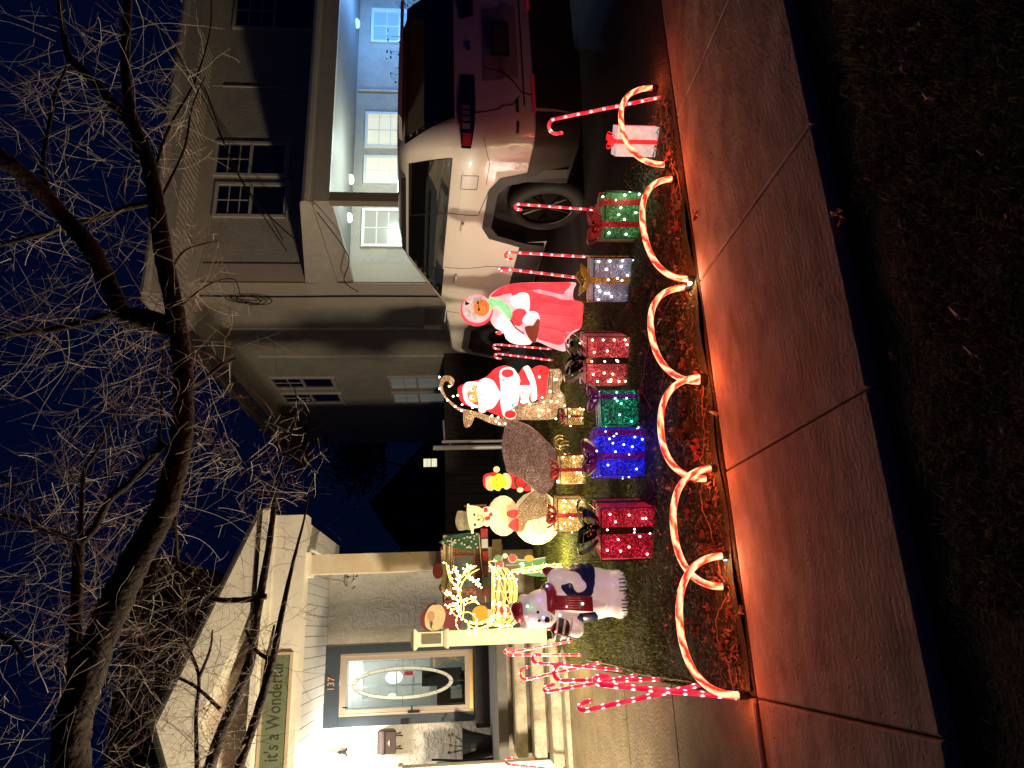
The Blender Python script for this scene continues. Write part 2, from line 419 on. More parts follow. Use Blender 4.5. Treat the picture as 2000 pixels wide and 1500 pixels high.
def leaf(x, y, k, s=1, z=None, lab=None):
    o = link('fallen_leaf', LM[k]); o.location = (x, y, (gz(x, y)+.035 if z is None else z)); o.rotation_euler = (uni(-.5,.5), uni(-.5,.5), uni(0,6.3)); o.scale = (s,)*3
    tag(o, lab or {0:'dry brown lobed leaf lying in the leaf litter', 1:'pale curled narrow leaf lying in the dark grass', 2:'reddish pointed leaf lying among the litter near the rope arches', 3:'small brown leaf lying in the litter'}[k], 'leaf', 'fallen leaves on the lawn and verge'); return o
for i in range(120):
    x = uni(-.25, 3.0); y = 3.8+abs(random.gauss(0, .55)); leaf(x, y, random.choice((0,0,2,3,3)), uni(.6, 1.15))
for ix, iy in [(1290,435),(1270,650),(1262,690),(1230,1190),(1360,400),(1210,1115)]:
    p = GI(ix, iy); leaf(p.x, p.y, 1, .9)
for i in range(46):
    x = uni(-.2, 3.6); y = uni(.6, 2.15); leaf(x, y, random.choice((1,1,0)), uni(.45, 1.0), -.005)
for ix, iy, k in [(1884,620,1),(1640,415,1),(1650,425,2),(1820,195,1),(1770,120,1)]:
    d = ray(1500-iy, ix); t = -EYE/d.z; p = CAM+d*t; leaf(p.x, p.y, k, 1.1, .01)
for ix, iy, k, lb in [(1405,808,1,'pale curled leaf resting on the pavement edge beside the fourth arch'), (1454,1195,0,'small lobed leaf lying on the pavement edge by the largest arch'), (1365,420,2,'small red leaf on the pavement near the green gift')]:
    d = ray(1500-iy, ix); t = -EYE/d.z; p = CAM+d*t; leaf(p.x, p.y, k, 1.0, .022, lb)['group'] = 'leaves on the pavement'
# pine cones
def cone():
    mb = MB()
    for j in range(9):
        z = j/8; r = .034*math.sin(math.pi*(.18+.75*(1-z)))
        for k in range(8):
            a = 2*math.pi*(k+.5*(j % 2))/8; c, s = math.cos(a), math.sin(a); zz = z*.075
            mb.add([(c*.006, s*.006, zz-.004),(c*r-s*.009, s*r+c*.009, zz+.004),(c*(r+.004), s*(r+.004), zz+.012),(c*r+s*.009, s*r-c*.009, zz+.004)], [(0,1,2),(0,2,3),(1,3,2)])
    mb.lathe([(.008,-.004),(.01,.04),(.003,.08)], 6)
    return mb.mesh('pine_cone', mat('cone_scale', (.09,.04,.022), .7, var=.3))
CM = cone()
for n, (ix, iy, lb) in enumerate([(1318,485,'pine cone under the second arch from the right'),(1318,665,'upper of two pine cones under the arch in front of the red gift'),(1332,690,'lower of two pine cones under the arch in front of the red gift'),
        (1352,775,'pine cone beside the foot of the arch in front of the teal gift'),(1345,840,'pine cone in the middle of the arch in front of the blue gift'),(1365,838,'pine cone closest to the pavement under the blue gift arch'),(1400,1065,'large pine cone beside the crossing arch feet'),(1398,1165,'pine cone below the crossing arch feet in front of the bear'),(1312,380,'red lit pine cone at the foot of the arch beside the white gift')]):
    p = GI(ix, iy); o = link('pine_cone', CM); o.location = (p.x, p.y, gz(p.x, p.y)+.03); o.rotation_euler = (uni(.6,1.6), uni(-.4,.4), uni(0,6)); s = 1.25 if n == 6 else .95; o.scale = (s,)*3
    tag(o, lb, 'pine cone', 'pine cones under the rope arches')

# ================================================================== our house with its porch
HX1 = 1.02; HY = 11.9; PF = 9.55; FL = .92
house = thing('stucco_house', 'white stucco house with a gabled porch, blue door frame and number 137', 'house', (0, 0, 0))
def B(name, m, x0, x1, y0, y1, z0, z1, par, label=None):
    o = MB().box(x0, x1, y0, y1, z0, z1).build(name, m, par)
    if label: o['label'] = label
    return o
# front wall with the door opening (butted pieces in one shell)
mb = MB()
mb.box(-6, -1.16, HY, HY+.25, .2, 3.6); mb.box(-.27, HX1, HY, HY+.25, .2, 3.6); mb.box(-1.16, -.27, HY, HY+.25, 3.26, 3.6); mb.box(-1.16, -.27, HY, HY+.25, .2, 1.15)
mb.box(HX1-.25, HX1, HY+.25, 20, .2, 3.6); mb.build('wall', STUCCO, house)
B('foundation', mat('foundation_concrete', (.30,.26,.2), .9, var=.25, bump=.4), -6, 1.0, PF+.1, HY, .1, FL-.12, house)
B('porch_floor', GREYP, -6, 1.06, PF, HY, FL-.12, FL, house)
B('door_sill', mat('dark_sill', (.03,.028,.03), .7, var=.3), -1.36, -.1, HY-.34, HY-.002, FL, 1.13, house)
B('ledge', mat('ledge_wood', (.35,.27,.17), .6, var=.2), .30, 1.12, PF-.07, PF-.003, FL-.10, FL+.02, house)
# roof above (dark) and the gable
rf = MB(); GX, GH = -.9, 1.02
mb = MB(); mb.box(-3.3, 1.5, PF-.12, PF+.16, 3.33, 3.80); mb.build('porch_beam', WHITE_TRIM, house)
B('cornice', WHITE_TRIM, -3.34, 1.56, PF-.2, PF+.2, 3.803, 3.875, house)
B('bed_moulding', WHITE_TRIM, -3.3, 1.5, PF-.145, PF-.122, 3.72, 3.80, house)
# ceiling planks
for i in range(26):
    x0 = -2.2+i*.138
    MB().box(x0+.004, x0+.134, PF+.162, HY-.003, 3.40+.002*(i % 3), 3.42).build('ceiling_plank', CEIL, house)
MB().box(-6, -2.2, PF+.162, HY-.003, 3.40, 3.42).build('ceiling_panel', CEIL, house)
B('ceiling', mat('ceiling_board', (.35,.35,.33), .8), -6, HX1+.35, PF+.16, HY, 3.425, 3.5, house)
B('side_beam', WHITE_TRIM, 1.12, 1.42, PF+.163, HY+.4, 3.335, 3.79, house)
B('skirt_roof', ROOFD, -3.2, 1.4, PF+.0, 12.5, 3.88, 3.93, house)
# gable: pediment wall and rake boards
pk = PY(85, 312, PF); rx, rz_ = 1.47, 3.95
sl = (pk.z-rz_)/(rx-pk.x)
lx = 2*pk.x-rx
MB().prism([(lx+.2, 3.94), (rx-.2, 3.94), (pk.x, pk.z-.14)], PF+.12, PF+.2).build('pediment', mat('pediment_stucco', (.62,.5,.38), .85, var=.08, bump=.5, bscale=30), house)
def rake(sx):
    T = .46
    a = (pk.x, pk.z); b = (pk.x+sx*(rx-pk.x), rz_)
    p = [a, b, (b[0]-sx*.12, b[1]-.0-.0), (a[0], a[1]-T)]
    p[2] = (b[0]-sx*T/sl, b[1])
    MB().prism(p, PF-.12, PF+.10).build('rake_board', WHITE_TRIM, house, fix=True)
    q = [(a[0], a[1]+.05), (b[0]+sx*.08, b[1]+.02-.02), (b[0]+sx*.08, b[1]-.03), (a[0], a[1])]
    MB().prism(q, PF-.2, 12.4).build('roof', ROOFD, house, fix=True)
    m2 = [(a[0], a[1]-T-.005), (b[0]-sx*(T/sl+.01), b[1]), (b[0]-sx*(T/sl+.14), b[1]), (a[0], a[1]-T-.06)]
    MB().prism(m2, PF+.02, PF+.118).build('rake_moulding', WHITE_TRIM, house, fix=True)
rake(1); rake(-1)
# return of the eave on the right
mb = MB(); mb.prism([(1.44, 3.86), (1.60, 3.82), (1.60, 3.94), (1.44, 3.98)], PF-.1, 12.6); mb.build('eave_gutter', WHITE_TRIM, house, fix=True)
# main block behind, dark
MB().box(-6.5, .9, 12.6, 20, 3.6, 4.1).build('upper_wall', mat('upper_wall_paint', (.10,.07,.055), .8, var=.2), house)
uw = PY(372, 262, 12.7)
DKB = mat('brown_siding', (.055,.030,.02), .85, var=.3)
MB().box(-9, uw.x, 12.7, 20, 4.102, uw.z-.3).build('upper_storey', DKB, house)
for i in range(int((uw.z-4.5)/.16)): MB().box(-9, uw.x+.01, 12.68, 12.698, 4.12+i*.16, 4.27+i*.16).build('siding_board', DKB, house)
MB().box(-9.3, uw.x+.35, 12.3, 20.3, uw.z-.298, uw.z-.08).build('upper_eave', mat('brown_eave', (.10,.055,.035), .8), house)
# column with plinth and worn base paint
B('column', mat('column_paint', (.72,.65,.50), .6, col2=(.60,.49,.30), vscale=2.5, bump=.2), .76, 1.0, PF+.0, PF+.24, FL, 3.33, house)
for z0, z1, e in ((3.27, 3.33, .03), (FL, FL+.14, .03)):
    mb = MB(); mb.box(.76-e, 1.0+e, PF-e, PF+.24+e, z0+.001, z1-.001); mb.build('column_collar', WHITE_TRIM, house)
# left column at the picture edge
pl = PY(8, 780, 8.9)
ln = thing('newel_post', 'cream square newel post at the left edge of the porch steps', 'post', (pl.x-.10, 8.9, gz(-1,8.9)-.05))
MB().box(-.16, .07, -.1, .1, 0, 1.85).build('shaft', WHITE_TRIM, ln); MB().box(-.18, .09, -.12, .12, 1.852, 1.9).build('cap', WHITE_TRIM, ln)
# steps
zs = [(.74, 9.2, 9.545, .17, .36), (.56, 8.86, 9.2, .17, .3), (.40, 8.5, 8.86, .15, .25)]
st = thing('porch_steps', 'worn yellowish concrete steps leading up to the porch', 'steps', (0, 0, 0))
for i, (z, y0, y1, th, _) in enumerate(zs):
    slab(MB(), -1.42, -.12+.0*i, y0-.03, y1, z, th-.035, .002, .02).build('tread', CONC2, st)
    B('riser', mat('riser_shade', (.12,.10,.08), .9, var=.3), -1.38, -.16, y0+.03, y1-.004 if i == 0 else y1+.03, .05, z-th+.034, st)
slab(MB(), -1.46, -.05, 8.15, 8.47, .29, .12, .002, .02).build('landing', CONC2, st)
mb = MB().box(-.115, .28, PF-.06, PF+.098, .1, FL-.125); mb.build('cheek_wall', CONC2, st)
# front door -----------------------------------------------------
dr = thing('storm_door', 'tan storm door with an oval leaded glass pane in a slate blue frame', 'door', (-.715, HY-.02, 1.15))
W2 = .445
mb = MB(); mb.box(-.575, -W2, -.04, .018, -.0, 2.03); mb.box(W2, .56, -.04, .018, 0, 2.03); mb.box(-.575, .56, -.045, .018, 2.033, 2.27)
mb.build('door_casing', BLUE_TRIM, dr)
mb = MB(); mb.box(-W2+.002, -W2+.10, -.03, .01, .0, 2.028); mb.box(W2-.10, W2-.002, -.03, .01, 0, 2.028); mb.box(-W2+.101, W2-.101, -.03, .01, 1.93, 2.028); mb.box(-W2+.101, W2-.101, -.03, .01, 0, .13)
mb.build('door_frame', TAN, dr)
mb = MB(); mb.box(-W2+.03, -W2+.04, -.036, -.031, .0, 2.02); mb.box(W2-.04, W2-.03, -.036, -.031, 0, 2.02); mb.build('edge_trim', mat('light_tan', (.6,.5,.38), .4), dr)
B('kick_plate', mat('brass_plate', (.75,.5,.18), .3, .9), -W2+.03, W2-.02, -.036, -.031, .015, .06, dr)
gm = bpy.data.materials.new('door_glass'); gm.use_nodes = True; tt = gm.node_tree
for n in list(tt.nodes):
    if n.type != 'OUTPUT_MATERIAL': tt.nodes.remove(n)
a_ = tt.nodes.new('ShaderNodeBsdfTransparent'); a_.inputs[0].default_value = (.93,.95,.94,1); b_ = tt.nodes.new('ShaderNodeBsdfGlossy'); b_.inputs['Roughness'].default_value = .02
mxs = tt.nodes.new('ShaderNodeMixShader'); mxs.inputs[0].default_value = .06
tt.links.new(a_.outputs[0], mxs.inputs[1]); tt.links.new(b_.outputs[0], mxs.inputs[2]); tt.links.new(mxs.outputs[0], [n for n in tt.nodes if n.type == 'OUTPUT_MATERIAL'][0].inputs[0])
B('glass_pane', gm, -W2+.10, W2-.10, -.008, -.003, .13, 1.985, dr)
LEAD = mat('lead_came', (.05,.055,.05), .4, .6); FROST = mat('frosted_glass', (.62,.66,.58), .5)
oc = (0.0, 1.08); ow, oh = .235, .77
def ov(a, k): return (oc[0]+(ow-k)*math.cos(a), -.016, oc[1]+(oh-k*1.25)*math.sin(a))
for i in range(16):
    a0 = 2*math.pi*i/16; vs = []
    for j in range(7):
        a = a0+2*math.pi/16*j/6; vs += [ov(a, .003), ov(a, .05)]
    m_ = MB(); m_.add(vs, [(2*j, 2*j+1, 2*j+3, 2*j+2) for j in range(6)]); m_.build('frosted_piece', FROST, dr)
mb = MB()
for k in (0, .053): mb.tube([ov(2*math.pi*i/64, k) for i in range(64)], .0035, 4, closed=True)
for i in range(16): mb.tube([ov(2*math.pi*i/16, 0), ov(2*math.pi*i/16, .053)], .003, 4)
for a, b in (((0,-.016,oc[1]+oh),(0,-.016,1.98)), ((0,-.016,.14),(0,-.016,oc[1]-oh)), ((-.34,-.016,oc[1]),(-ow,-.016,oc[1])), ((ow,-.016,oc[1]),(.34,-.016,oc[1]))): mb.tube([a, b], .0035, 4)
for x in (-.325, .325): mb.tube([(x,-.016,.14),(x,-.016,1.97)], .003, 4)
mb.tube([(-.34,-.016,1.955),(.34,-.016,1.955)], .003, 4)
mb.build('lead_came', LEAD, dr)
mb = MB(); mb.box(-W2+.02, -W2+.055, -.05, -.032, .82, 1.0); mb.tube([(-W2+.04,-.055,.93),(-W2+.06,-.09,.93),(-W2+.13,-.09,.94)], .010, 8); mb.build('handle', BLACKM, dr)
mb = MB(); mb.box(-.315, -.295, -.03, -.012, 1.90, 1.975); mb.build('closer', BLACKM, dr)
def text(name, s, size, m, loc, parent=None, rz=0, ext=.003, sx=1, align='CENTER', rx=math.pi/2):
    c = bpy.data.curves.new(name, 'FONT'); c.body = s; c.size = size; c.extrude = ext; c.align_x = align; c.align_y = 'CENTER'; c.resolution_u = 3
    o = bpy.data.objects.new(name, c); COL.objects.link(o)
    me = bpy.data.meshes.new_from_object(o.evaluated_get(bpy.context.evaluated_depsgraph_get())); bpy.data.objects.remove(o)
    me.materials.clear(); me.materials.append(m)
    o = link(name, me, parent, loc); o.rotation_euler = (rx, 0, rz); o.scale = (sx, 1, 1); return o
text('house_number', '137', .145, mat('copper_number', (.75,.42,.22), .4, .6), (.03, -.052, 2.15), dr, ext=.004, sx=.95)
mb = MB().box(-.585+.01, -.50, -.055, -.041, .98, 1.10); mb.build('door_bell', BLACKM, dr)
# room behind the door
room = thing('hallway', 'bright hallway behind the glass door with a white panelled inner door', 'room', (-.715, HY+.28, 1.1))
IW = mat('interior_wall', (.72,.75,.68), .7); ID = mat('interior_white_door', (.72,.80,.86), .5)
mb = MB(); mb.box(-1.2,-1.15,0,2.2,0,2.4); mb.box(1.15,1.2,0,2.2,0,2.4); mb.box(-1.15,1.15,2.15,2.2,0,2.4); mb.box(-1.2,1.2,0,2.2,-.05,0); mb.box(-1.2,1.2,0,2.2,2.401,2.45); mb.build('wall', IW, room)
dj = MB(); y = .75
for x0, x1, z0, z1 in [(-.42,-.30,0,2.0),(.33,.42,0,2.0),(-.30,.33,1.85,2.0),(-.30,.33,0,.75)]: dj.box(x0, x1, y, y+.04, z0, z1)
for x in (-.10, .12): dj.box(x-.014, x+.014, y+.005, y+.035, .75, 1.85)
for z in (1.02, 1.30, 1.58): dj.box(-.30, .33, y+.008, y+.032, z-.014, z+.014)
dj.build('inner_door', ID, room)
B('door_moulding', ID, -.47, .47, y+.002, y+.06, 2.003, 2.08, room)
B('brown_cupboard', mat('dark_wood', (.06,.035,.03), .5), -.46, .10, .30, .62, .0, .62, room)
B('black_coat', mat('black_cloth', (.015,.015,.017), .9), -.10, .16, .22, .29, .22, .86, room)
B('white_paper', mat('paper', (.8,.82,.85), .6), -.30, -.12, .28, .297, .22, .40, room)
B('teal_card', mat('teal_card', (.08,.5,.5), .6), -.16, -.10, .262, .275, .22, .30, room)
B('pink_bag', mat('pink_bag', (.45,.2,.18), .6), -.34, -.14, .20, .27, .06, .18, room)
mb = MB()
for x in (.18, .42): mb.tube([(x,.3,.05),(x-.22+.44*(x<.3),.3,.62)], .014, 5)
mb.tube([(.14,.28,.66),(.46,.28,.66)], .025, 6); mb.build('towel_rack', mat('pale_wood', (.6,.45,.25), .5), room)
B('red_cloth', mat('red_cloth', (.6,.04,.05), .7), .06, .12, .55, .6, 1.02, 1.16, room)
bb = MB(); bb.ball((.0,1.3,1.38), .13, 12, 8, .8, .6, 1.1); bb.ball((-.34,1.2,1.40), .09, 10, 8); bb.build('table_lamp', mat('lamp_shade', (1,.95,.8), emit=(1,.95,.85), es=5), room, sm=True)
lamp('hall_lamp', (0, .38, 2.1), 16, (1, .96, .86), .1, room)
lamp('back_room_lamp', (0, 1.5, 2.0), 13, (.9, .95, 1), .1, room)
# wall lantern
g = PY(32, 690, HY-.16)
wl = thing('porch_lantern', 'glowing frosted wall lantern left of the front door', 'lamp', (g.x, g.y, g.z))
MB().ball((0,0,-.01), .088, 16, 12, 1, 1, 1.1).build('globe', mat('lantern_glass', (1,.95,.85), emit=(1,.92,.75), es=14), wl, sm=True)
mb = MB(); mb.lathe([(.02,.06),(.05,.075),(.06,.09),(.03,.12),(.02,.17),(.028,.19),(.004,.235)], 12); mb.tube([(0,0,.12),(0,.09,.15),(0,.155,.05)], .009, 6); mb.tube([(0,.155,-.08),(0,.155,.12)], .03, 8)
mb.build('bracket', BLACKM, wl, sm=True)
mb = MB()
for k in range(6):
    a = k*math.pi/3; mb.tube([(.085*math.cos(a),.085*math.sin(a),.07),(.09*math.cos(a),.09*math.sin(a),0),(.07*math.cos(a),.07*math.sin(a),-.09)], .0015, 3)
mb.tube([(.075*math.cos(k*math.pi/8),.075*math.sin(k*math.pi/8),-.085) for k in range(16)], .005, 4, closed=True); mb.build('cage', BLACKM, wl)
lamp('lantern_light', (0, -.22, -.02), 68, (1, .93, .80), .06, wl)
# mailbox
a = PY(67, 738, HY-.06); b = PY(32, 773, HY-.06)
mbx = thing('mailbox', 'brown metal wall mailbox with a scalloped lid and two hooks', 'mailbox', ((a.x+b.x)/2, HY-.01, b.z))
w_ = (a.x-b.x)/2+.02; h_ = a.z-b.z; BR = mat('brown_metal', (.06,.038,.034), .45, .3, bump=.1)
MB().box(-w_, w_, -.11, 0, 0, h_*.62).build('box', BR, mbx)
MB().prism([(0,h_*.63),(-.125,h_*.63),(-.12,h_*.75),(-.02,h_*1.0),(0,h_*1.0)], -w_-.008, w_+.008, Matrix.Rotation(R(90),4,'Z') @ Matrix.Scale(1,4)).build('lid', BR, mbx, fix=True)
mb = MB()
for k in range(9): mb.ball((-w_+.01+k*(2*w_-.02)/8, -.02, h_*1.0), .016, 8, 5)
mb.build('scallop', BR, mbx)
for x in (-w_*.6, w_*.6):
    MB().tube([(x,-.05,0),(x,-.05,-.08),(x,-.08,-.10),(x,-.10,-.07)], .008, 6).build('hook', BLACKM, mbx)
MB().prism([(-.05,h_*.32),(.05,h_*.32),(0,h_*.45)], -.118, -.111).build('emblem', mat('pewter', (.5,.45,.4), .4, .8), mbx, fix=True)
# planter with dead stems, folded chair
p = PY(45, 955, 11.2); p.z = FL
pt_ = thing('planter', 'tapered black planter with dried flower stems on the porch', 'planter', (p.x-.02, 11.3, FL))
MB().lathe([(.13,0),(.20,.30),(.25,.42),(.235,.42),(.2,.36)], 20).build('pot', DARK, pt_, sm=False)
mb = MB()
for k in range(7):
    a = uni(0,6.3); x, y = .16*math.cos(a), .12*math.sin(a); h = uni(.12,.26); mb.tube(spline([(x*.3,y*.3,.36),(x*.7+.02,y,.36+h*.6),(x+.03*k/3,y,.36+h)],4), .005, 4); mb.ball((x+.03*k/3,y,.37+h), .022, 6, 4)
mb.build('dried_stems', mat('dead_stem', (.10,.07,.045), .9), pt_)
fc = thing('folded_chair', 'black folded chair leaning on the wall beside the planter', 'chair', (p.x-.34, 10.9, FL))
for x in (-.15, .19):
    mb = MB(); mb.tube([(x,-.1,0),(x+.02,.18,.85)], .016, 6); mb.tube([(x,.16,0),(x,-.02,.6)], .014, 6); mb.build('leg', BLACKM, fc)
mb = MB(); mb.box(-.15,.19,.08,.12,.42,.78); mb.build('backrest', DARK, fc); MB().box(-.15,.19,-.02,.04,.18,.42).build('seat', DARK, fc)
MB().tube([(0,-.16,.1),(.22,-.14,.1)], .1, 10).build('rolled_mat', DARK, fc)
# sign on the beam
sa = PY(222, 577, PF-.15)
sg = thing('wood_sign', "long sage green board sign reading it's a Wonderful on the porch beam", 'sign', (sa.x, PF-.15, 3.585))
MB().box(-1.75, 0, -.0, .025, -.15, .13).build('board', mat('sage_board', (.13,.17,.09), .7, col2=(.17,.20,.12), vscale=10), sg)
mb = MB(); mb.box(-1.79,.03,-.012,.024,.131,.165); mb.box(-1.79,.03,-.012,.024,-.185,-.151); mb.box(.001,.03,-.012,.024,-.15,.13); mb.build('frame', mat('sign_frame', (.55,.45,.3), .6), sg)
text('lettering', "it's a Wonderful", .225, mat('sign_ink', (.05,.05,.03), .6), (-.10, -.003, -.01), sg, ext=.0025, sx=.72, align='RIGHT')
# solar lamp post at the steps
base = (-.075, 8.68, .401)
np_ = thing('lamp_post', 'cream square post with a glass solar lantern on top beside the steps', 'post', base)
np_.rotation_euler = (0, 0, 0)
PW = mat('post_vinyl', (.74,.69,.52), .4)
MB().box(-.085,.085,-.085,.085,.04,1.12).build('shaft', PW, np_); MB().prism([(-.12,0),(.12,0),(.12,.03),(.09,.06),(-.09,.06),(-.12,.03)], -.12, .12).build('foot', PW, np_, fix=True)
MB().lathe([(.15,1.115),(.15,1.14),(.12,1.175),(.085,1.18)], 4, Matrix.Rotation(R(45),4,'Z')).build('collar', PW, np_)
MB().box(-.08,.08,-.08,.08,1.18,1.47).build('lantern_body', PW, np_)
MB().lathe([(.115,1.465),(.16,1.49),(.16,1.51),(.10,1.54),(.03,1.55)], 4, Matrix.Rotation(R(45),4,'Z')).build('lantern_cap', PW, np_)
GL2 = mat('clear_lens', (.30,.28,.22), .08, .4, coat=1)
MB().box(-.05,.05,-.092,-.081,1.20,1.42).build('lens', GL2, np_); MB().box(.081,.092,-.05,.05,1.20,1.42).build('lens', GL2, np_)

# ================================================================== the neighbour's house
NX, NY = 5.95, 11.57
nb = thing('neighbour_house', 'large beige stucco two storey house with a lit front porch', 'house', (0, 0, 0))
B('front_wall', STUCCO2, NX, 22, NY, NY+.25, 0, 6.05, nb)
B('side_wall', STUCCO2, NX, NX+.25, NY+.253, 23, 0, 6.05, nb)
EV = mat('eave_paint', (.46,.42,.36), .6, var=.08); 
mb = MB()
B('front_soffit', EV, NX-.6, 22, NY-.75, NY+.2, 6.055, 6.09, nb); B('side_soffit', EV, NX-.6, NX+.2, NY+.203, 23.6, 6.055, 6.09, nb)
B('front_fascia', EV, NX-.62, 22, NY-.80, NY-.752, 6.02, 6.30, nb); B('side_fascia', EV, NX-.65, NX-.602, NY-.75, 23.6, 6.02, 6.30, nb)
MB().tube([(NX-.66,NY-.87,6.32),(22,NY-.87,6.32)], .075, 8).build('gutter', EV, nb); MB().tube([(NX-.72,NY-.85,6.325),(NX-.72,23.6,6.325)], .07, 8).build('gutter', EV, nb)
for i in range(44):
    x = NX-.3+i*.12; MB().box(x, x+.05, NY-.70, NY-.05, 6.035, 6.052).build('soffit_slat', EV, nb)
B('frieze', EV, NX-.02, 22, NY-.04, NY-.002, 5.80, 6.053, nb); 
mb = MB(); mb.add([(NX-.75,NY-.9,6.36),(22,NY-.9,6.36),(22,18,9.2),(NX+5,18,9.2),(NX-.75,24,6.36)], [(0,1,2,3),(0,3,4)]); mb.build('hip_roof', ROOFD, nb)
# vertical stucco ribs and pipes on the side wall
for yy, z0 in ((13.56, 5.86), (15.11, 5.7)):
    MB().tube([(NX-.02,yy,.4),(NX-.02,yy,z0)], .035, 8).build('downpipe', EV, nb)
B('corner_board', mat('corner_stucco', (.44,.38,.31), .85, bump=.3), NX-.02, NX+.35, NY-.03, NY-.002, .2, 5.797, nb)
B('corner_return', mat('corner_stucco2', (.44,.38,.31), .85, bump=.3), NX-.03, NX-.002, NY-.03, NY+.9, .2, 6.05, nb)
# front upper windows
WF = mat('window_frame_paint', (.55,.52,.46), .5); NGL = mat('night_glass', (.006,.006,.008), .05, coat=1, spec=.8)
def win(par, x0, x1, y, z0, z1, face='front', glass=None, fr=WF, cols=3, rows=3, split=True, name='window'):
    """double hung window: frame, sill, glass and muntins; face 'front' looks to -y, 'side' to -x"""
    T = Matrix.Identity(4) if face == 'front' else Matrix.Translation((y, 0, 0)) @ Matrix(((0,1,0,0),(1,0,0,0),(0,0,1,0),(0,0,0,1)))
    Y = y if face == 'front' else 0
    t = .055; mb = MB()
    mb.box(x0-t, x0, Y-.05, Y-.002, z0-t, z1+t, T); mb.box(x1, x1+t, Y-.05, Y-.002, z0-t, z1+t, T)
    mb.box(x0, x1, Y-.05, Y-.002, z1, z1+t, T); mb.box(x0, x1, Y-.05, Y-.002, z0-t, z0, T)
    if split: mb.box(x0, x1, Y-.045, Y-.004, (z0+z1)/2-.025, (z0+z1)/2+.025, T)
    f = mb.build(name, fr, par, fix=True)
    MB().box(x0, x1, Y-.012, Y-.006, z0, z1, T).build('pane', glass or NGL, f, fix=True)
    mu = MB(); zt = (z0+z1)/2 if split else z0
    for i in range(1, cols): x = x0+(x1-x0)*i/cols; mu.box(x-.009, x+.009, Y-.024, Y-.014, zt, z1, T)
    for i in range(1, rows): z = zt+(z1-zt)*i/rows; mu.box(x0, x1, Y-.026, Y-.0145, z-.009, z+.009, T)
    mu.build('muntin', fr, f, fix=True)
    MB().box(x0-t-.03, x1+t+.03, Y-.09, Y-.003, z0-t-.05, z0-t-.002, T).build('sill', fr, f, fix=True)
    return f
for U0, U1 in ((1080, 1135), (1160, 1215)):
    a = PY(U0, 420, NY); b = PY(U1, 558, NY); c = PY(U1, 428, NY); win(nb, a.x, b.x, NY, b.z, c.z, cols=2, rows=3)
d1 = PY(1470, 440, NY); win(nb, d1.x-.3, d1.x+1, NY, 4.2, 5.7)
# side windows: two storeys, two each
LG = mat('dim_lit_glass', (.2,.2,.18), .1, emit=(.8,.9,.8), es=.08)
for z0, z1 in ((4.35, 5.75), (1.62, 2.92)):
    for y0 in (16.55, 17.75): win(nb, y0, y0+.75, NX, z0, z1, 'side', glass=NGL if z0 > 3 else LG, cols=2, rows=2)
# conduit
q = PY(1328, 500, NY); MB().tube([(q.x,NY-.03,3.7),(q.x,NY-.03,6.0)], .02, 6).build('conduit', WF, nb); 
MB().tube([(q.x,NY-.03,.6),(q.x,NY-.03,3.2)], .02, 6).build('conduit', WF, nb)
# porch roof of the neighbour
PX0, PY0 = NX+.02, 9.05
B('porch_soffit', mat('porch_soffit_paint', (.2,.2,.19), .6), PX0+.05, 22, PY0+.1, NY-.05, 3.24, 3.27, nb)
B('porch_front_beam', EV, PX0, 22, PY0, PY0+.098, 3.2, 3.42, nb); B('porch_side_beam', EV, PX0, PX0+.1, PY0+.1, NY-.033, 3.16, 3.45, nb)
MB().tube([(PX0-.08,PY0-.06,3.52),(22,PY0-.06,3.52)], .065, 8).build('porch_gutter', EV, nb)
B('porch_fascia', EV, PX0-.05, 22, PY0-.02, PY0-.002, 3.424, 3.6, nb)
mb = MB(); mb.add([(PX0-.05,PY0-.05,3.6),(22,PY0-.05,3.6),(22,NY-.01,4.0),(PX0-.05,NY-.01,4.0),(PX0-.05,PY0-.05,3.44),(PX0-.05,NY-.04,3.44)], [(0,1,2,3),(0,3,5,4)]); mb.build('porch_roof', EV, nb)
B('porch_post', mat('brown_post', (.26,.2,.16), .6), PX0+.02, PX0+.17, PY0+.02, PY0+.16, .5, 3.198, nb)
B('porch_deck', GREYP, PX0, 22, PY0, NY-.004, .2, .75, nb)
# lit ground floor windows
LIT = mat('lit_blind', (.8,.75,.55), .7, emit=(1,.88,.55), es=.42); t = LIT.node_tree
wv = t.nodes.new('ShaderNodeTexWave'); wv.bands_direction = 'X'; wv.inputs['Scale'].default_value = 9; tc = t.nodes.new('ShaderNodeTexCoord'); t.links.new(tc.outputs['Object'], wv.inputs[0])
mr = t.nodes.new('ShaderNodeMapRange'); mr.inputs[3].default_value = .30; mr.inputs[4].default_value = .5; t.links.new(wv.outputs['Fac'], mr.inputs[0]); t.links.new(mr.outputs[0], t.nodes['Principled BSDF'].inputs['Emission Strength'])
WW = mat('white_window', (.75,.77,.74), .45)
LIT2 = mat('grey_lit_glass', (.25,.25,.22), .2, emit=(.75,.75,.62), es=.28)
a = PY(1018, 700, NY); b = PY(1088, 705, NY); win(nb, a.x+.04, b.x-.02, NY, 1.7, 3.0, glass=LIT2, fr=WW, cols=2, rows=3)
a = PY(1145, 700, NY); b = PY(1190, 705, NY); win(nb, a.x, b.x, NY, 1.7, 3.0, glass=LIT, fr=WW, cols=2, rows=3)
a = PY(1216, 700, NY); b = PY(1275, 705, NY); win(nb, a.x, b.x, NY, 1.7, 3.0, glass=LIT, fr=WW, cols=2, rows=3)
BG = mat('blue_lit_glass', (.2,.3,.4), .2, emit=(.12,.3,.75), es=.7)
a = PY(1420, 700, NY); b = PY(1478, 705, NY); win(nb, a.x, b.x, NY, 1.9, 2.95, glass=BG, fr=WW, cols=2, rows=2)
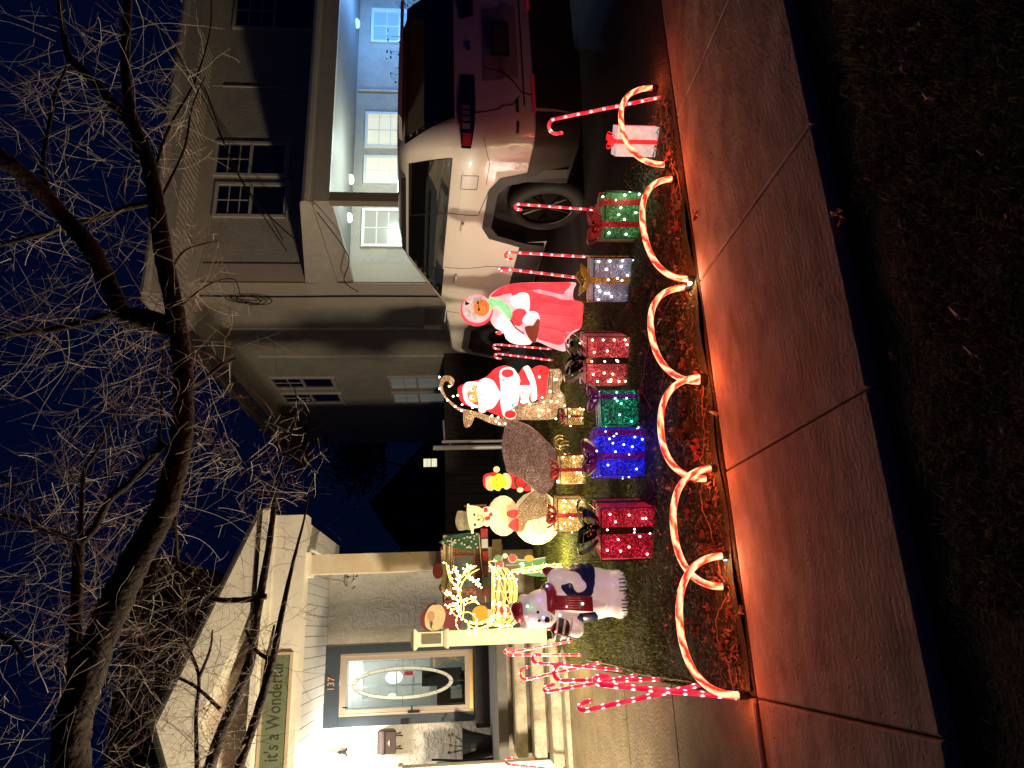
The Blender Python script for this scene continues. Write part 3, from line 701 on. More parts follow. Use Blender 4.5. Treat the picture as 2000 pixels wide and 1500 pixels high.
for U in (1150, 1075):
    p = PY(U, 650, NY-.45)
    pl_ = thing('porch_ceiling_light', 'round white ceiling light on the neighbour porch %s' % ('right of the porch post' if U == 1150 else 'left of the porch post'), 'lamp', (p.x, p.y, 3.14))
    MB().lathe([(.09,.095),(.09,.06),(.06,.03),(.001,.02)], 14).build('diffuser', mat('diffuser', (1,1,1), emit=(.95,1,.95), es=1.5), pl_)
    lamp('porch_bulb', (0, -.95, -.6), 62, (.86, 1, .9), .12, pl_)
p = PY(1440, 650, NY-.5); bl = thing('blue_porch_light', 'blue glowing light fixture on the right of the neighbour porch', 'lamp', (p.x+.2, p.y, 3.14))
MB().lathe([(.09,.095),(.09,.06),(.06,.03),(.001,.02)], 14).build('diffuser', mat('blue_diffuser', (.3,.5,1), emit=(.3,.6,1), es=1.5), bl)
lamp('blue_bulb_light', (.1, -.95, -.6), 190, (.16, .42, 1), .12, bl)
# hedge plants in front of that porch
def shrub(x, y, h, n, seed, lab):
    random.seed(seed); t = thing('shrub', lab, 'shrub', (x, y, gz(x, y)-.02), 0, 'shrubs in front of the neighbour porch'); mb = MB(); lf = MB()
    for k in range(n):
        a = uni(0, 6.3); e = uni(.15, .55); L = h*uni(.6, 1.05)
        pts = [(0,0,0)]; d = Vector((math.cos(a)*e, math.sin(a)*e, 1)).normalized()
        for j in range(5): d = (d+Vector((uni(-.25,.25), uni(-.25,.25), uni(-.1,.1)))).normalized(); pts.append(Vector(pts[-1])+d*L/5)
        mb.tube(pts, [.012,.010,.008,.006,.004,.003], 4)
        for j in range(2, 6):
            for q in range(9):
                c = Vector(pts[j])+Vector((uni(-.09,.09), uni(-.09,.09), uni(-.09,.09))); s_ = uni(.02,.04); u = Vector((uni(-1,1),uni(-1,1),uni(-1,1))).normalized(); v = u.orthogonal().normalized()
                lf.add([c-u*s_, c+v*s_*.5, c+u*s_, c-v*s_*.5], [(0,1,2,3)])
    mb.build('stem', BARK, t); o = lf.build('leaves', mat('hedge_leaf', (.05,.06,.03), .7), t); o['kind'] = 'stuff'
for i, (U, h, n) in enumerate(((1270, 1.75, 26), (1350, 2.0, 34), (1440, 2.1, 30), (1205, 1.5, 10))):
    p = PY(U, 800, 8.4); shrub(p.x, 8.4, h, n, 40+i, ('shrub in front of the lit blinds', 'dense shrub in front of the blue lit wall', 'tallest leafy shrub at the edge of the blue wall', 'sparse twiggy shrub nearest the porch post')[i])
random.seed(11)

# ================================================================== behind: fence, far houses
yard = thing('picket_gate', 'dark wooden gate across the back yard between the houses', 'gate', (0, 0, 0))
DW = mat('dark_fence_wood', (.045,.038,.03), .9, var=.3)
for i in range(24):
    x = 1.15+i*.2; MB().box(x, x+.19, 15.0, 15.03, .5, 1.58).build('board', DW, yard)
MB().box(1.15, 5.9, 15.035, 15.07, 1.4, 1.5).build('rail', DW, yard); MB().box(1.15, 5.9, 15.035, 15.07, .7, .8).build('rail', DW, yard)
fp = PD(626, 900, 10.5)
mf = thing('metal_gate', 'galvanised pipe gate post with thin rails in front of the dark boards', 'gate', (fp.x, fp.y, gz(fp.x, fp.y)))
GAL = mat('galvanised', (.45,.43,.38), .45, .5)
MB().tube([(0,0,0),(0,0,1.35)], .035, 8).build('post', GAL, mf); MB().tube([(.09,0,0),(.09,0,1.22)], .02, 6).build('rail', GAL, mf)
MB().tube([(0,0,1.1),(.09,0,1.1)], .018, 6).build('hinge', GAL, mf); MB().tube([(.09,0,1.18),(.42,0,1.20)], .012, 6).build('top_rail', GAL, mf)
# back wing of the neighbour's lot and garage seen dark beyond the gate
gar = thing('garage', 'dark low garage behind the yard gate', 'garage', (0,0,0))
DS = mat('dark_siding', (.06,.055,.05), .9, var=.2)
B('wall', DS, 1.6, 6.2, 24, 28, .3, 1.75, gar); B('door', mat('dark_door', (.03,.03,.03), .8), 2.3, 4.8, 23.95, 23.99, .5, 1.6, gar); B('roof', ROOFD, 1.4, 6.4, 23.7, 28.2, 1.753, 1.9, gar)
fh = thing('far_house', 'dark gabled house in the distance with one lit window', 'house', (0,0,0))
Yf = 42
def fx(U, V): p = PY(U, V, Yf); return (p.x, p.z)
FHM = mat('far_siding', (.05,.055,.07), .9, var=.15)
gp = [fx(665,900), fx(665,865), fx(515,735), fx(430,790), fx(430,900)]
MB().prism([gp[0], gp[1], gp[2], gp[3], gp[4]], Yf, Yf+8).build('wall', FHM, fh, fix=True)
a, b, c = gp[1], gp[2], gp[3]
MB().prism([(a[0]+.3,a[1]-.15),(b[0],b[1]+.35),(b[0],b[1]+.05),(a[0]+.3,a[1]-.45)], Yf-.5, Yf+8.2).build('roof', ROOFD, fh, fix=True)
MB().prism([(c[0]-.3,c[1]-.1),(b[0],b[1]+.35),(b[0],b[1]+.05),(c[0]-.3,c[1]-.4)], Yf-.5, Yf+8.2).build('roof', ROOFD, fh, fix=True)
for U, V in ((513, 790), (515, 835), (560, 835)):
    x, z = fx(U, V); win(fh, x-.4, x+.4, Yf, z-.7, z+.5, cols=1, rows=1, fr=mat('dull_frame', (.09,.09,.1), .8))
x, z = fx(596, 842); win(fh, x-.25, x+.25, Yf, z-.45, z+.45, glass=mat('far_lit_window', (.9,.9,.6), emit=(1,.95,.6), es=.9), cols=1, rows=2, fr=mat('dull_frame2', (.12,.12,.12), .8))
ft = thing('far_tree', 'dark dense tree crown at the end of the beige house against the blue sky', 'tree', (6.5, 27, .5)); random.seed(4)
MB().tube([(-.6,0,0),(-.6,0,2.2),(0,.1,4.2)], [.06,.05,.04], 8).build('trunk', BARK, ft); mb = MB()
for q in range(2600):
    a, b_, c = random.gauss(0,.55), random.gauss(0,.5), random.gauss(0,1); z_ = max(3.5, 4.4+c*.55); u = Vector((uni(-1,1),uni(-1,1),uni(-1,1))).normalized(); v_ = u.orthogonal().normalized(); p_ = Vector((a*1.2, b_*1.2, z_)); s_ = uni(.05,.11)
    mb.add([p_-u*s_, p_+v_*s_*.6, p_+u*s_, p_-v_*s_*.6], [(0,1,2,3)])
o = mb.build('crown', mat('dark_foliage', (.03,.035,.02), .8), ft); o['kind'] = 'stuff'; random.seed(11)
# overhead cables
def cable(name, pts, r, lab):
    tag(MB().tube(spline(pts, 8), r, 5).build(name, BLACKW), lab, 'cable', 'cables crossing the neighbour facade')
cable('power_cable', [PY(1330,400,10.6), PY(1180,455,10.75), PY(1085,520,10.9), PY(1000,615,11.5)], .012, 'thin black cable running diagonally down from the eave past the upper windows')
cable('power_cable', [PY(1420,330,10.5), PY(1290,405,10.7), PY(1150,470,10.9), PY(1010,560,11.4)], .010, 'second black cable slanting across the wall above the porch roof')
cable('power_cable', [PY(1085,620,9.0), PY(1000,680,10), PY(952,672,11), PY(930,700,11.5)], .009, 'short black cable dropping from the porch roof corner')
cable('service_cable', [PX_ for PX_ in (Vector((NX-.06,12.0,5.95)), Vector((NX-.05,12.05,4.6)), Vector((NX-.06,12.0,3)), Vector((NX-.05,12.03,1.2)))], .014, 'black service cable running straight down the corner of the beige house')
for k in range(3):
    c = Vector((NX-.12, 12.05, 5.0+.1*k)); tag(MB().tube([c+Vector((.05*math.sin(a_*.7), .12*math.cos(a_), .32*math.sin(a_))) for a_ in [2*math.pi*i/16 for i in range(16)]], .010, 4, closed=True).build('cable_coil', BLACKW), 'loop of spare black cable hung high on the corner of the beige house', 'cable', 'loops of spare cable on the beige house corner')

# ================================================================== white SUV in the driveway
def car():
    t = thing('suv', 'white sport utility vehicle seen from behind with black roof rails and glass', 'car', (4.90, 4.95, drv(4.95)-.02), R(2.0))
    t.rotation_euler = (R(3.2), 0, R(2.0))
    PAINT = mat('white_car_paint', (.72,.68,.61), .22, coat=1, spec=.6); CLAD = mat('grey_cladding', (.03,.027,.027), .55)
    GLASS = mat('tinted_glass', (.004,.004,.005), .03, coat=1, spec=.8); SEAM = mat('panel_gap', (.03,.02,.02), .8)
    L = 5.0; W = .99
    def W_(z):
        if z < .55: return W-.04*(1-(z-.25)/.3)**2 if z > .25 else W-.04
        if z < 1.05: return W+.006
        if z < 1.36: return W+.006-.055*((z-1.05)/.31)**1.5
        return W-.05-.20*((z-1.36)/.5)**1.25
    def yr(z):
        if z < .95: return .0 + .05*max(0, (.5-z)/.3)
        if z < 1.34: return .03+.10*(z-.95)/.39
        return .13+.42*((z-1.34)/.52)**1.3
    def yf(z):
        if z < .95: return L - .05*abs(z-.6)
        if z < 1.12: return L-.06-.15*((z-.95)/.17)**2
        if z < 1.27: return L-.21-1.35*((z-1.12)/.15)
        return 3.44-1.05*((z-1.27)/.59)**.95
    RC = .18
    def ringpt(z, s, off=0, side=-1):
        """s metres along the outline from the left-rear corner start: s<0 side going forward, s in corner, then rear"""
        w = W_(z); y0 = yr(z); ca = RC*math.pi/2
        if s <= 0: return Vector((side*(w+off), y0+RC-s, z))
        if s < ca:
            a = s/RC; return Vector((side*(w-RC+(RC+off)*math.cos(a)), y0+RC-(RC+off)*math.sin(a), z))
        return Vector((side*(w-RC-(s-ca)), y0-off, z))
    zs = [.27,.30,.36,.45,.55,.65,.75,.85,.95,1.0,1.05,1.09,1.12,1.16,1.20,1.24,1.27,1.30,1.34,1.36,1.42,1.5,1.58,1.66,1.72,1.77,1.81,1.838]
    mb = MB(); n = 0
    for z in zs:
        w = W_(z); a, b = yr(z), yf(z)
        k = max(0, (z-1.74)/.1)
        if k > 0: w -= .16*k*k; a += .12*k*k; b -= .2*k*k
        rc = RC; rf_ = .45 if z < 1.2 else .30; pts = []
        for j in range(9): an = math.pi/2*j/8; pts.append((-(w-rc)-rc*math.cos(an), a+rc-rc*math.sin(an), z))
        for j in range(1, 6): pts.append((-(w-rc)+2*(w-rc)*j/6, a, z))
        for j in range(9): an = math.pi/2*(1-j/8); pts.append(((w-rc)+rc*math.cos(an), a+rc-rc*math.sin(an), z))
        for j in range(1, 14): pts.append((w, a+rc+(b-rf_-a-rc)*j/14, z))
        for j in range(9): an = math.pi/2*j/8; pts.append(((w-rf_)+rf_*math.cos(an), b-rf_+rf_*math.sin(an), z))
        for j in range(1, 6): pts.append(((w-rf_)-2*(w-rf_)*j/6, b, z))
        for j in range(9): an = math.pi/2*(1-j/8); pts.append((-(w-rf_)-rf_*math.cos(an), b-rf_+rf_*math.sin(an), z))
        for j in range(1, 14): pts.append((-w, b-rf_-(b-rf_-a-rc)*j/14, z))
        n = len(pts); mb.v += pts
    for i in range(len(zs)-1):
        for j in range(n): mb.f.append((i*n+j, i*n+(j+1) % n, (i+1)*n+(j+1) % n, (i+1)*n+j))
    mb.f.append(tuple(range(n-1, -1, -1)))
    c0 = len(mb.v); mb.v.append((0, 2.0, 1.865)); last = (len(zs)-1)*n
    for j in range(n): mb.f.append((last+j, last+(j+1) % n, c0))
    body = mb.build('body', [PAINT, CLAD], t, sm=True, fix=True)
    WY = (1.12, 4.10)
    for wy_ in WY:
        c = MB(); P_ = [(wy_-.58,.1),(wy_-.55,.5),(wy_-.42,.82),(wy_-.28,.90),(wy_+.28,.90),(wy_+.42,.82),(wy_+.55,.5),(wy_+.58,.1)]
        T = Matrix(((0,1,0,0),(1,0,0,0),(0,0,1,0),(0,0,0,1)))
        c.prism(P_, -1.3, 1.3, T); co = c.build('cutter', CLAD, t, fix=True)
        md = body.modifiers.new('b', 'BOOLEAN'); md.operation = 'DIFFERENCE'; md.object = co; md.solver = 'EXACT'
        me = bpy.data.meshes.new_from_object(body.evaluated_get(bpy.context.evaluated_depsgraph_get()))
        body.modifiers.clear(); body.data = me; bpy.data.objects.remove(co)
        for sd in (-1, 1):     # cladding lip round the arch
            o = MB(); Q = [(wy_-.68,.3),(wy_-.655,.52),(wy_-.50,.90),(wy_-.31,.99),(wy_+.31,.99),(wy_+.50,.90),(wy_+.655,.52),(wy_+.68,.3)]; P2 = [(wy_-.58,.3)]+P_[1:-1]+[(wy_+.58,.3)]
            vs = []
            for (a, b), (c_, d) in zip(Q, P2): vs += [(sd*(W+.012), a, b), (sd*(W+.025), c_, d), (sd*(W-.12), c_, d), (sd*(W-.01), a, b)]
            fs = []
            for i in range(len(Q)-1):
                for q in range(3): fs.append((4*i+q, 4*i+q+1, 4*i+5+q, 4*i+4+q))
            o.add(vs, fs); o.build('wheel_arch', CLAD, t)
    bb = MB(); bb.box(-.80, .80, .35, 4.7, .28, .95); bb.build('underbody', DARK, t)
    def patch(name, m, s0, s1, z0, z1, off=.004, side=-1, nu=14, nv=8, parent=t, zt=None, zb=None):
        def fn(u, v):
            s = s0+(s1-s0)*u; a = zb(u) if zb else z0; b = zt(u) if zt else z1; z = a+(b-a)*v
            if s < -1: s = max(s, -(yf(z)-yr(z)-RC-(.30 if z > 1.2 else .1)))
            return ringpt(z, s, off, side)
        return MB().grid(fn, nu, nv).build(name, m, parent, sm=True)
    def strip(mb, pts, r=.004, side=-1, off=.001):
        out = []
        for i in range(len(pts)-1):
            for q in range(8): u = q/8; out.append(ringpt(pts[i][1]*(1-u)+pts[i+1][1]*u, pts[i][0]*(1-u)+pts[i+1][0]*u, off, side))
        out.append(ringpt(pts[-1][1], pts[-1][0], off, side)); mb.tube(out, r, 4)
    for side in (-1, 1):
        patch('quarter_window', GLASS, -.14, -.95, 1.35, 1.72, side=side, zt=lambda u: 1.70+.01*u, zb=lambda u: 1.36+.0*u)
        patch('side_window', GLASS, -.97, -2.0, 1.35, 1.72, side=side); patch('side_window', GLASS, -2.04, -3.0, 1.33, 1.72, side=side, zt=lambda u: 1.72-.10*u*u)
        patch('black_pillar', DARK, -.13, -3.02, 1.345, 1.73, off=.002, side=side, nu=40)
        patch('sill_cladding', CLAD, -1.58, -3.2, .28, .56, off=.012, side=side)
        patch('roof_rail', DARK, -.3, -2.6, 1.755, 1.80, off=.02, side=side, nu=20, nv=2)
        mb = MB()
        strip(mb, [(-.96,1.34),(-.98,1.05),(-.62,.99)], side=side); strip(mb, [(-2.0,1.34),(-2.0,.57)], side=side); strip(mb, [(-3.05,1.33),(-3.2,.57)], side=side)
        strip(mb, [(-3.3,1.22),(-4.2,1.12)], side=side)
        strip(mb, [(-.36,1.25),(-.56,1.25),(-.56,1.10),(-.36,1.10),(-.36,1.25)], side=side, r=.003); strip(mb, [(.12,1.10),(-.2,1.02),(-.5,1.02)], side=side, r=.003); mb.build('panel_gap', SEAM, t)
        mb = MB(); strip(mb, [(-1.08,1.19),(-1.26,1.19)], .016, side, .03); mb.build('door_handle', PAINT, t); mb = MB(); strip(mb, [(-2.12,1.19),(-2.3,1.19)], .016, side, .03); mb.build('door_handle', PAINT, t)
        mb = MB(); strip(mb, [(.1,1.235),(-3.4,1.26)], .006, side, -.001); mb.build('belt_crease', PAINT, t)
        # tail lamp wrapping the corner
        f = patch('tail_lamp', GLASS, .02, .74, 1.17, 1.31, off=.012, side=side, zt=lambda u: 1.28+.035*math.sin(u*3.1), zb=lambda u: 1.20-.03*math.sin(min(1,u*1.6)*3.1/2))
        TR = mat('red_lens', (.35,.01,.02), .15, coat=1); TC = mat('clear_lens_lamp', (.5,.4,.36), .12, .6, coat=1)
        patch('red_lens', TR, .05, .15, 1.205, 1.275, off=.018, side=side, nu=6, nv=3, parent=f)
        for q in range(4): patch('clear_lens', TC, .18+q*.06, .225+q*.06, 1.215, 1.285, off=.017, side=side, nu=4, nv=3, parent=f)
        patch('red_lens', TR, .17, .42, 1.295, 1.303, off=.019, side=side, nu=6, nv=1, parent=f)
        patch('reflector', mat('red_reflector', (.5,.01,.02), .2, emit=(.6,.02,.04), es=.12), .30, .72, .665, .69, off=.014, side=side, nv=1)
        m_ = MB(); m_.box(side*1.0-.0, side*1.22, 3.25, 3.37, 1.33, 1.53) if side > 0 else m_.box(-1.22, -1.0, 3.25, 3.37, 1.33, 1.53); m_.build('door_mirror', DARK, t)
        patch('corner_cladding', CLAD, -.46, RC*math.pi/2+.04, .27, .67, off=.012, side=side)
        for wy_ in WY:
            wh = MB(); T = Matrix.Translation((side*.86, wy_, .38)) @ Matrix.Rotation(R(90)*side, 4, 'Y')
            wh.lathe([(.255,-.1),(.34,-.11),(.375,-.08),(.385,-.03),(.385,.03),(.375,.08),(.34,.11),(.262,.10),(.25,.06)], 40, T); w_o = wh.build('wheel', mat('tyre_rubber', (.018,.017,.016), .75), t, sm=True)
            r_ = MB(); r_.lathe([(.25,.08),(.262,.10),(.25,.095),(.235,.02),(.07,.0)], 40, T); r_.lathe([(.001,.075),(.05,.07),(.055,.02)], 14, T)
            for k in range(5):
                a = 2*math.pi*k/5+.3
                for da in (-.14, .14):
                    r_.tube([T @ Vector((.04*math.cos(a), .04*math.sin(a), .06)), T @ Vector((.24*math.cos(a+da), .24*math.sin(a+da), .085))], [.022, .014], 6)
            r_.build('rim', mat('dark_alloy', (.03,.028,.028), .25, .9), w_o, sm=False)
            MB().lathe([(.001,-.02),(.25,-.02),(.25,.0)], 24, T).build('brake_disc', DARK, w_o)
    ca = RC*math.pi/2
    # tail: glass, plate recess, plate, bumper
    def rear(name, m, x0, x1, z0, z1, off, par=t, nu=12, nv=8, fz=None):
        def fn(u, v):
            x = x0+(x1-x0)*u; z = z0+(z1-z0)*v; s = ca+(W_(z)-RC)+x
            return ringpt(z, s, off)
        return MB().grid(fn, nu, nv).build(name, m, par, sm=True)
    rear('rear_window', GLASS, -.73, .73, 1.36, 1.74, .006, nu=20); rear('window_surround', DARK, -.78, .78, 1.345, 1.765, .003, nu=20)
    MB().prism([(-.7,0),(.7,0),(.66,.03),(-.66,.03)], .26, .56, Matrix.Translation((0,0,1.79))).build('spoiler', PAINT, t, fix=True)
    rear('plate_recess', mat('recess_paint', (.35,.3,.28), .4), -.42, .42, .80, 1.10, .003)
    f = MB().box(-.19, .19, -.018, -.004, .87, 1.03).build('licence_plate', mat('plate_frame', (.015,.015,.015), .4), t)
    MB().box(-.15, .15, -.022, -.0185, .89, 1.01).build('plate_face', mat('plate_face', (.07,.065,.055), .5), f)
    mb = MB(); strip(mb, [(ca+.22,.70),(ca+.24,.78),(ca+.35,.84),(ca+.50,.98),(ca+.56,1.10)], .006); strip(mb, [(.34,1.17),(.36,1.0),(ca+.10,.86),(ca+.2,.80)], .005); mb.build('tailgate_gap', SEAM, t)
    for s0, s1 in ((ca+.02, ca+.16), (ca-.16, ca-.06)): patch('vent', DARK, s0, s1, .81, .835, off=.004)
    rear('rear_cladding', CLAD, -.74, .74, .27, .67, .012, nu=20); rear('bumper_step', CLAD, -.72, .72, .755, .765, .006, nu=16, nv=1)
    rear('emblem', mat('chrome', (.6,.6,.6), .15, 1), -.05, .05, 1.2, 1.24, .012, nu=4, nv=3)
    mb = MB(); 
    return t
car()

# ================================================================== lit figures
class Fig:
    def __init__(s, name, label, cat, ix, iy, group=None, back=0, zo=(0,0,1), turn=0, gy=None):
        p = GI(ix, iy); d = Vector((p.x, p.y, 0)).normalized(); p += d*back; p.z = gz(p.x, p.y)
        s.az = math.atan2(p.x, p.y); s.k = depth(p)/FPX; s.ix, s.iy = ix, iy; s.zo = zo; s.p = p
        # foot of the thing in picture terms after moving it back
        V = CAM + (p-CAM); v = V-CAM; q = FPX/v.dot(Fv); s.ix = 1000 - v.dot(Uv)*q; s.iy = 1500-(750+v.dot(Rv)*q)
        s.t = thing(name, label, cat, p, -s.az+turn, group)
    def xz(s, a, b):
        ox, oy, k = s.zo; ix = ox+a/k; iy = oy+b/k
        return ((s.iy-iy)*s.k, (s.ix-ix)*s.k)
    def plate(s, name, pts, m, y, th=.02, sm=5, edge=.008, lift=.010, parent=None, label=None):
        P = [s.xz(*p) for p in pts]
        if sm: P = [(v.x, v.z) for v in spline([(x, 0, z) for x, z in P], sm, True)]
        bm = bmesh.new(); vs = [bm.verts.new((x, y-th*.3, z)) for x, z in P]
        try: f = bm.faces.new(vs)
        except ValueError: bm.free(); return
        bmesh.ops.recalc_face_normals(bm, faces=[f])
        if f.normal.y > 0: f.normal_flip()
        r = bmesh.ops.extrude_face_region(bm, geom=[f]); nv = [e for e in r['geom'] if isinstance(e, bmesh.types.BMVert)]
        for v in nv: v.co.y += th
        bm.normal_update()
        fr = [q for q in bm.faces if q.normal.y < -.9 and len(q.verts) == len(vs)][:1]
        for th_, li in ((edge, lift*.7), (edge*1.6, lift*.3)):
            bmesh.ops.inset_region(bm, faces=fr, thickness=th_, depth=li, use_even_offset=False)
        bmesh.ops.triangulate(bm, faces=[q for q in bm.faces if len(q.verts) > 4]); bmesh.ops.recalc_face_normals(bm, faces=bm.faces)
        me = bpy.data.meshes.new(name); bm.to_mesh(me); bm.free(); me.materials.append(m); me.polygons.foreach_set('use_smooth', [False]*len(me.polygons))
        return link(name, me, parent or s.t, label=label)
    def ell(s, name, cx, cy, ra, rb, m, y, th=.012, rot=0, n=18, **kw):
        c, r = math.cos(rot), math.sin(rot)
        return s.plate(name, [(cx+ra*math.cos(a)*c-rb*math.sin(a)*r, cy+ra*math.cos(a)*r+rb*math.sin(a)*c) for a in [2*math.pi*i/n for i in range(n)]], m, y, th, sm=0, edge=kw.pop('edge', .004), **kw)
    def line(s, name, pts, m, y, r=.004, sm=5, closed=False, parent=None):
        P = [Vector((s.xz(*p)[0], y, s.xz(*p)[1])) for p in pts]
        return MB().tube(spline(P, sm, closed) if sm else P, r, 5, closed=closed).build(name, m, parent or s.t)
    def stake(s, x=0, h=.4, y=.03):
        MB().tube([(x, y, -.12), (x, y, h)], .008, 5).build('stake', GAL, s.t)
BULB = {}
def bulbs(parent, pts, m, r=.009, name='bulb'):
    k = (m.name, r)
    if k not in BULB: BULB[k] = MB().ball((0,0,0), r, 7, 5).mesh(name, m, True)
    for p in pts: link(name, BULB[k], parent, p)

GR_red = glow('lit_red', (1,.03,.035), .80, var=.4, vscale=12); GR_white = glow('lit_white', (1,.90,.88), .84, var=.25, vscale=45); GR_pink = glow('lit_pink', (1,.46,.50), .82, var=.25, vscale=12)
GR_dress = glow('lit_dress_red', (.95,.07,.09), .75, var=.35, vscale=14); GR_cream = glow('lit_cream', (1,.80,.42), .50, vscale=9); GR_skin = glow('lit_skin', (1,.36,.08), .8)
GR_tan = glow('lit_tan_skin', (.8,.25,.06), .7); GR_green = glow('lit_green', (.35,.85,.40), .75); GR_yellow = glow('lit_yellow', (1,.85,.04), .95); GR_teal = glow('lit_teal_white', (.72,.95,.88), .95, vscale=50)
GR_brown = glow('lit_brown', (.25,.05,.02), .4); GR_grey = mat('shade_grey', (.25,.23,.18), .6); GR_hair = glow('lit_hair', (.75,.62,.55), .55, vscale=60)
INK = mat('ink', (.02,.012,.01), .6); GR_lilac = glow('lit_lilac', (.88,.66,.72), .85); GR_dgreen = glow('lit_dark_green', (.02,.08,.03), .5)
# --- woman in hooded cloak
f = Fig('lady_figure', 'lit flat figure of a woman in a red hooded cloak holding a basket', 'light figure', 1140, 625, zo=(850,480,4.444))
f.plate('cloak', [(470,440),(600,350),(780,325),(1000,322),(1180,320),(1218,335),(1195,390),(1200,470),(1282,505),(1275,600),(1262,710),(1190,760),(1160,800),(1155,880),(1110,915),(1000,880),(880,830),(800,850),(700,850),(620,810),(590,750),(520,710),(480,640),(500,540)], GR_pink, 0, .05)
f.plate('cloak_edge', [(480,440),(600,350),(780,328),(980,324),(1150,322),(1165,350),(1120,400),(1090,425),(950,395),(780,365),(640,395),(560,440)], GR_dress, -.03, .02)
f.plate('dress', [(800,400),(900,420),(1000,440),(1100,470),(1200,475),(1278,505),(1272,600),(1262,705),(1205,730),(1150,770),(1110,840),(1060,858),(960,830),(880,795),(895,690),(890,620),(850,575),(810,560)], GR_dress, -.035, .025)
for p in ([(830,470),(1000,500),(1180,520)], [(900,580),(1050,600),(1200,610)], [(910,700),(1040,720),(1130,760)]): f.line('dress_fold', p, glow('fold_red', (.7,.04,.06), .55), -.052, .005)
f.ell('hood', 360, 562, 140, 136, GR_dress, -.03, .03); f.ell('hood_lining', 362, 548, 126, 122, GR_pink, -.05, .02)
f.ell('hair', 365, 540, 92, 88, GR_hair, -.068, .02); f.ell('face', 398, 540, 68, 72, GR_tan, -.088, .03)
for y_, x_ in ((500,368),(556,376)): f.ell('eye', x_, y_, 9, 11, INK, -.112, .008)
f.line('mouth', [(432,510),(442,530),(434,552)], glow('lip', (.7,.05,.04), .5), -.112, .003); f.ell('nose', 404, 527, 10, 9, GR_tan, -.112, .01)
for q in range(9):
    a = -2.6+q*.65; f.ell('hair_curl', 345+86*math.cos(a+1.6), 540+84*math.sin(a+1.6), 20, 20, GR_hair, -.084, .015, n=10)
f.plate('hair_clip', [(265,470),(275,495),(300,500),(285,515),(262,520),(262,500)], INK, -.10, .01, sm=0, edge=.002)
f.plate('scarf', [(455,465),(500,462),(560,472),(620,515),(655,570),(655,615),(630,640),(600,600),(560,540),(520,525),(470,560)], GR_green, -.085, .02)
f.plate('sleeve', [(660,430),(720,412),(800,430),(805,560),(750,580),(690,540),(650,490)], GR_white, -.07, .03); f.plate('cuff', [(655,400),(700,385),(780,390),(800,420),(740,408),(665,440)], GR_dress, -.075, .02)
f.plate('bodice', [(655,590),(700,550),(770,560),(780,625),(730,690),(690,690),(650,650)], GR_dress, -.075, .025)
f.plate('glove', [(745,650),(800,575),(870,580),(895,640),(860,690),(800,690)], GR_white, -.08, .025)
f.plate('arm', [(560,600),(610,580),(650,650),(720,740),(820,835),(780,855),(690,850),(620,815),(580,740),(520,700)], GR_white, -.078, .03)
f.plate('basket', [(765,710),(800,690),(835,690),(870,640),(892,645),(888,720),(862,820),(835,835),(790,780)], GR_brown, -.10, .03, label='brown basket of pine cones'); f.line('basket_handle', [(640,640),(690,710),(760,760)], GR_brown, -.105, .008)
f.stake(0, .5)
lamp('lady_fill', (-.1, .30, .75), 9, (1,.68,.58), .2, f.t); lamp('lady_fill', (0, -.3, .3), 2, (1,.6,.5), .15, f.t)  # first one is added behind the figure to brighten the car side
# --- santa in a golden sleigh
f = Fig('santa_figure', 'lit flat Santa figure with a long white beard and big white cuffs', 'light figure', 1104, 790, zo=(850,680,6.667))
f.plate('coat', [(300,560),(340,470),(640,380),(780,262),(920,222),(1020,262),(1085,330),(1140,255),(1210,230),(1255,265),(1345,225),(1440,240),(1492,300),(1455,430),(1450,600),(1390,670),(1240,665),(1250,800),(1200,810),(1060,880),(980,915),(880,890),(760,840),(660,800),(560,750),(420,735),(330,660)], GR_red, 0, .06)
f.plate('hat', [(300,560),(330,495),(400,450),(470,440),(440,600),(560,720),(520,745),(400,722),(325,640)], GR_red, -.04, .03)
f.plate('hat_trim', [(358,520),(385,460),(430,430),(560,432),(552,480),(460,478),(425,560),(435,650),(480,705),(560,735),(545,765),(440,735),(375,650)], GR_lilac, -.06, .02)
f.plate('face', [(445,500),(480,480),(545,480),(560,560),(552,680),(490,692),(448,670),(436,590)], GR_skin, -.058, .02)
f.plate('beard', [(555,440),(640,385),(740,410),(790,480),(832,560),(850,600),(800,700),(740,770),(660,790),(600,800),(560,740),(560,650),(530,560),(545,500)], GR_white, -.065, .04)
f.line('moustache', [(560,500),(590,560),(600,590),(595,640),(570,700)], GR_lilac, -.095, .006); f.line('mouth', [(596,575),(604,592),(597,610)], glow('pink_lip', (.6,.3,.3), .6), -.10, .003)
for y_ in (523, 628): f.ell('eye_patch', 478, y_, 34, 34, GR_white, -.078, .012); f.ell('eye', 492, y_, 17, 15, GR_skin, -.088, .006); f.ell('pupil', 494, y_, 7, 7, INK, -.093, .004)
f.ell('nose', 525, 578, 18, 20, GR_skin, -.08, .02); f.ell('pompom', 608, 785, 52, 46, GR_lilac, -.09, .04)
f.plate('cuffs', [(835,320),(870,265),(940,245),(1010,262),(1050,310),(1090,380),(1088,470),(1082,620),(1040,740),(1020,790),(1045,850),(1020,905),(960,915),(890,885),(860,810),(845,700),(850,520),(838,400)], GR_white, -.065, .04)
f.plate('scroll', [(850,400),(960,390),(1088,400),(1085,480),(1080,640),(1030,760),(860,780),(855,600)], GR_teal, -.085, .03)
random.seed(3)
for q in range(26):
    a, b = uni(880,1060), uni(420,740); f.line('scroll_fur', [(a,b),(a+uni(-12,12),b+uni(20,40))], mat('fur_line', (.4,.6,.55), .6) if q == 0 else bpy.data.materials['fur_line'], -.107, .0022, sm=0)
f.ell('green_gem', 880, 408, 18, 16, glow('gem_green', (.1,.9,.25), .9), -.105, .015)
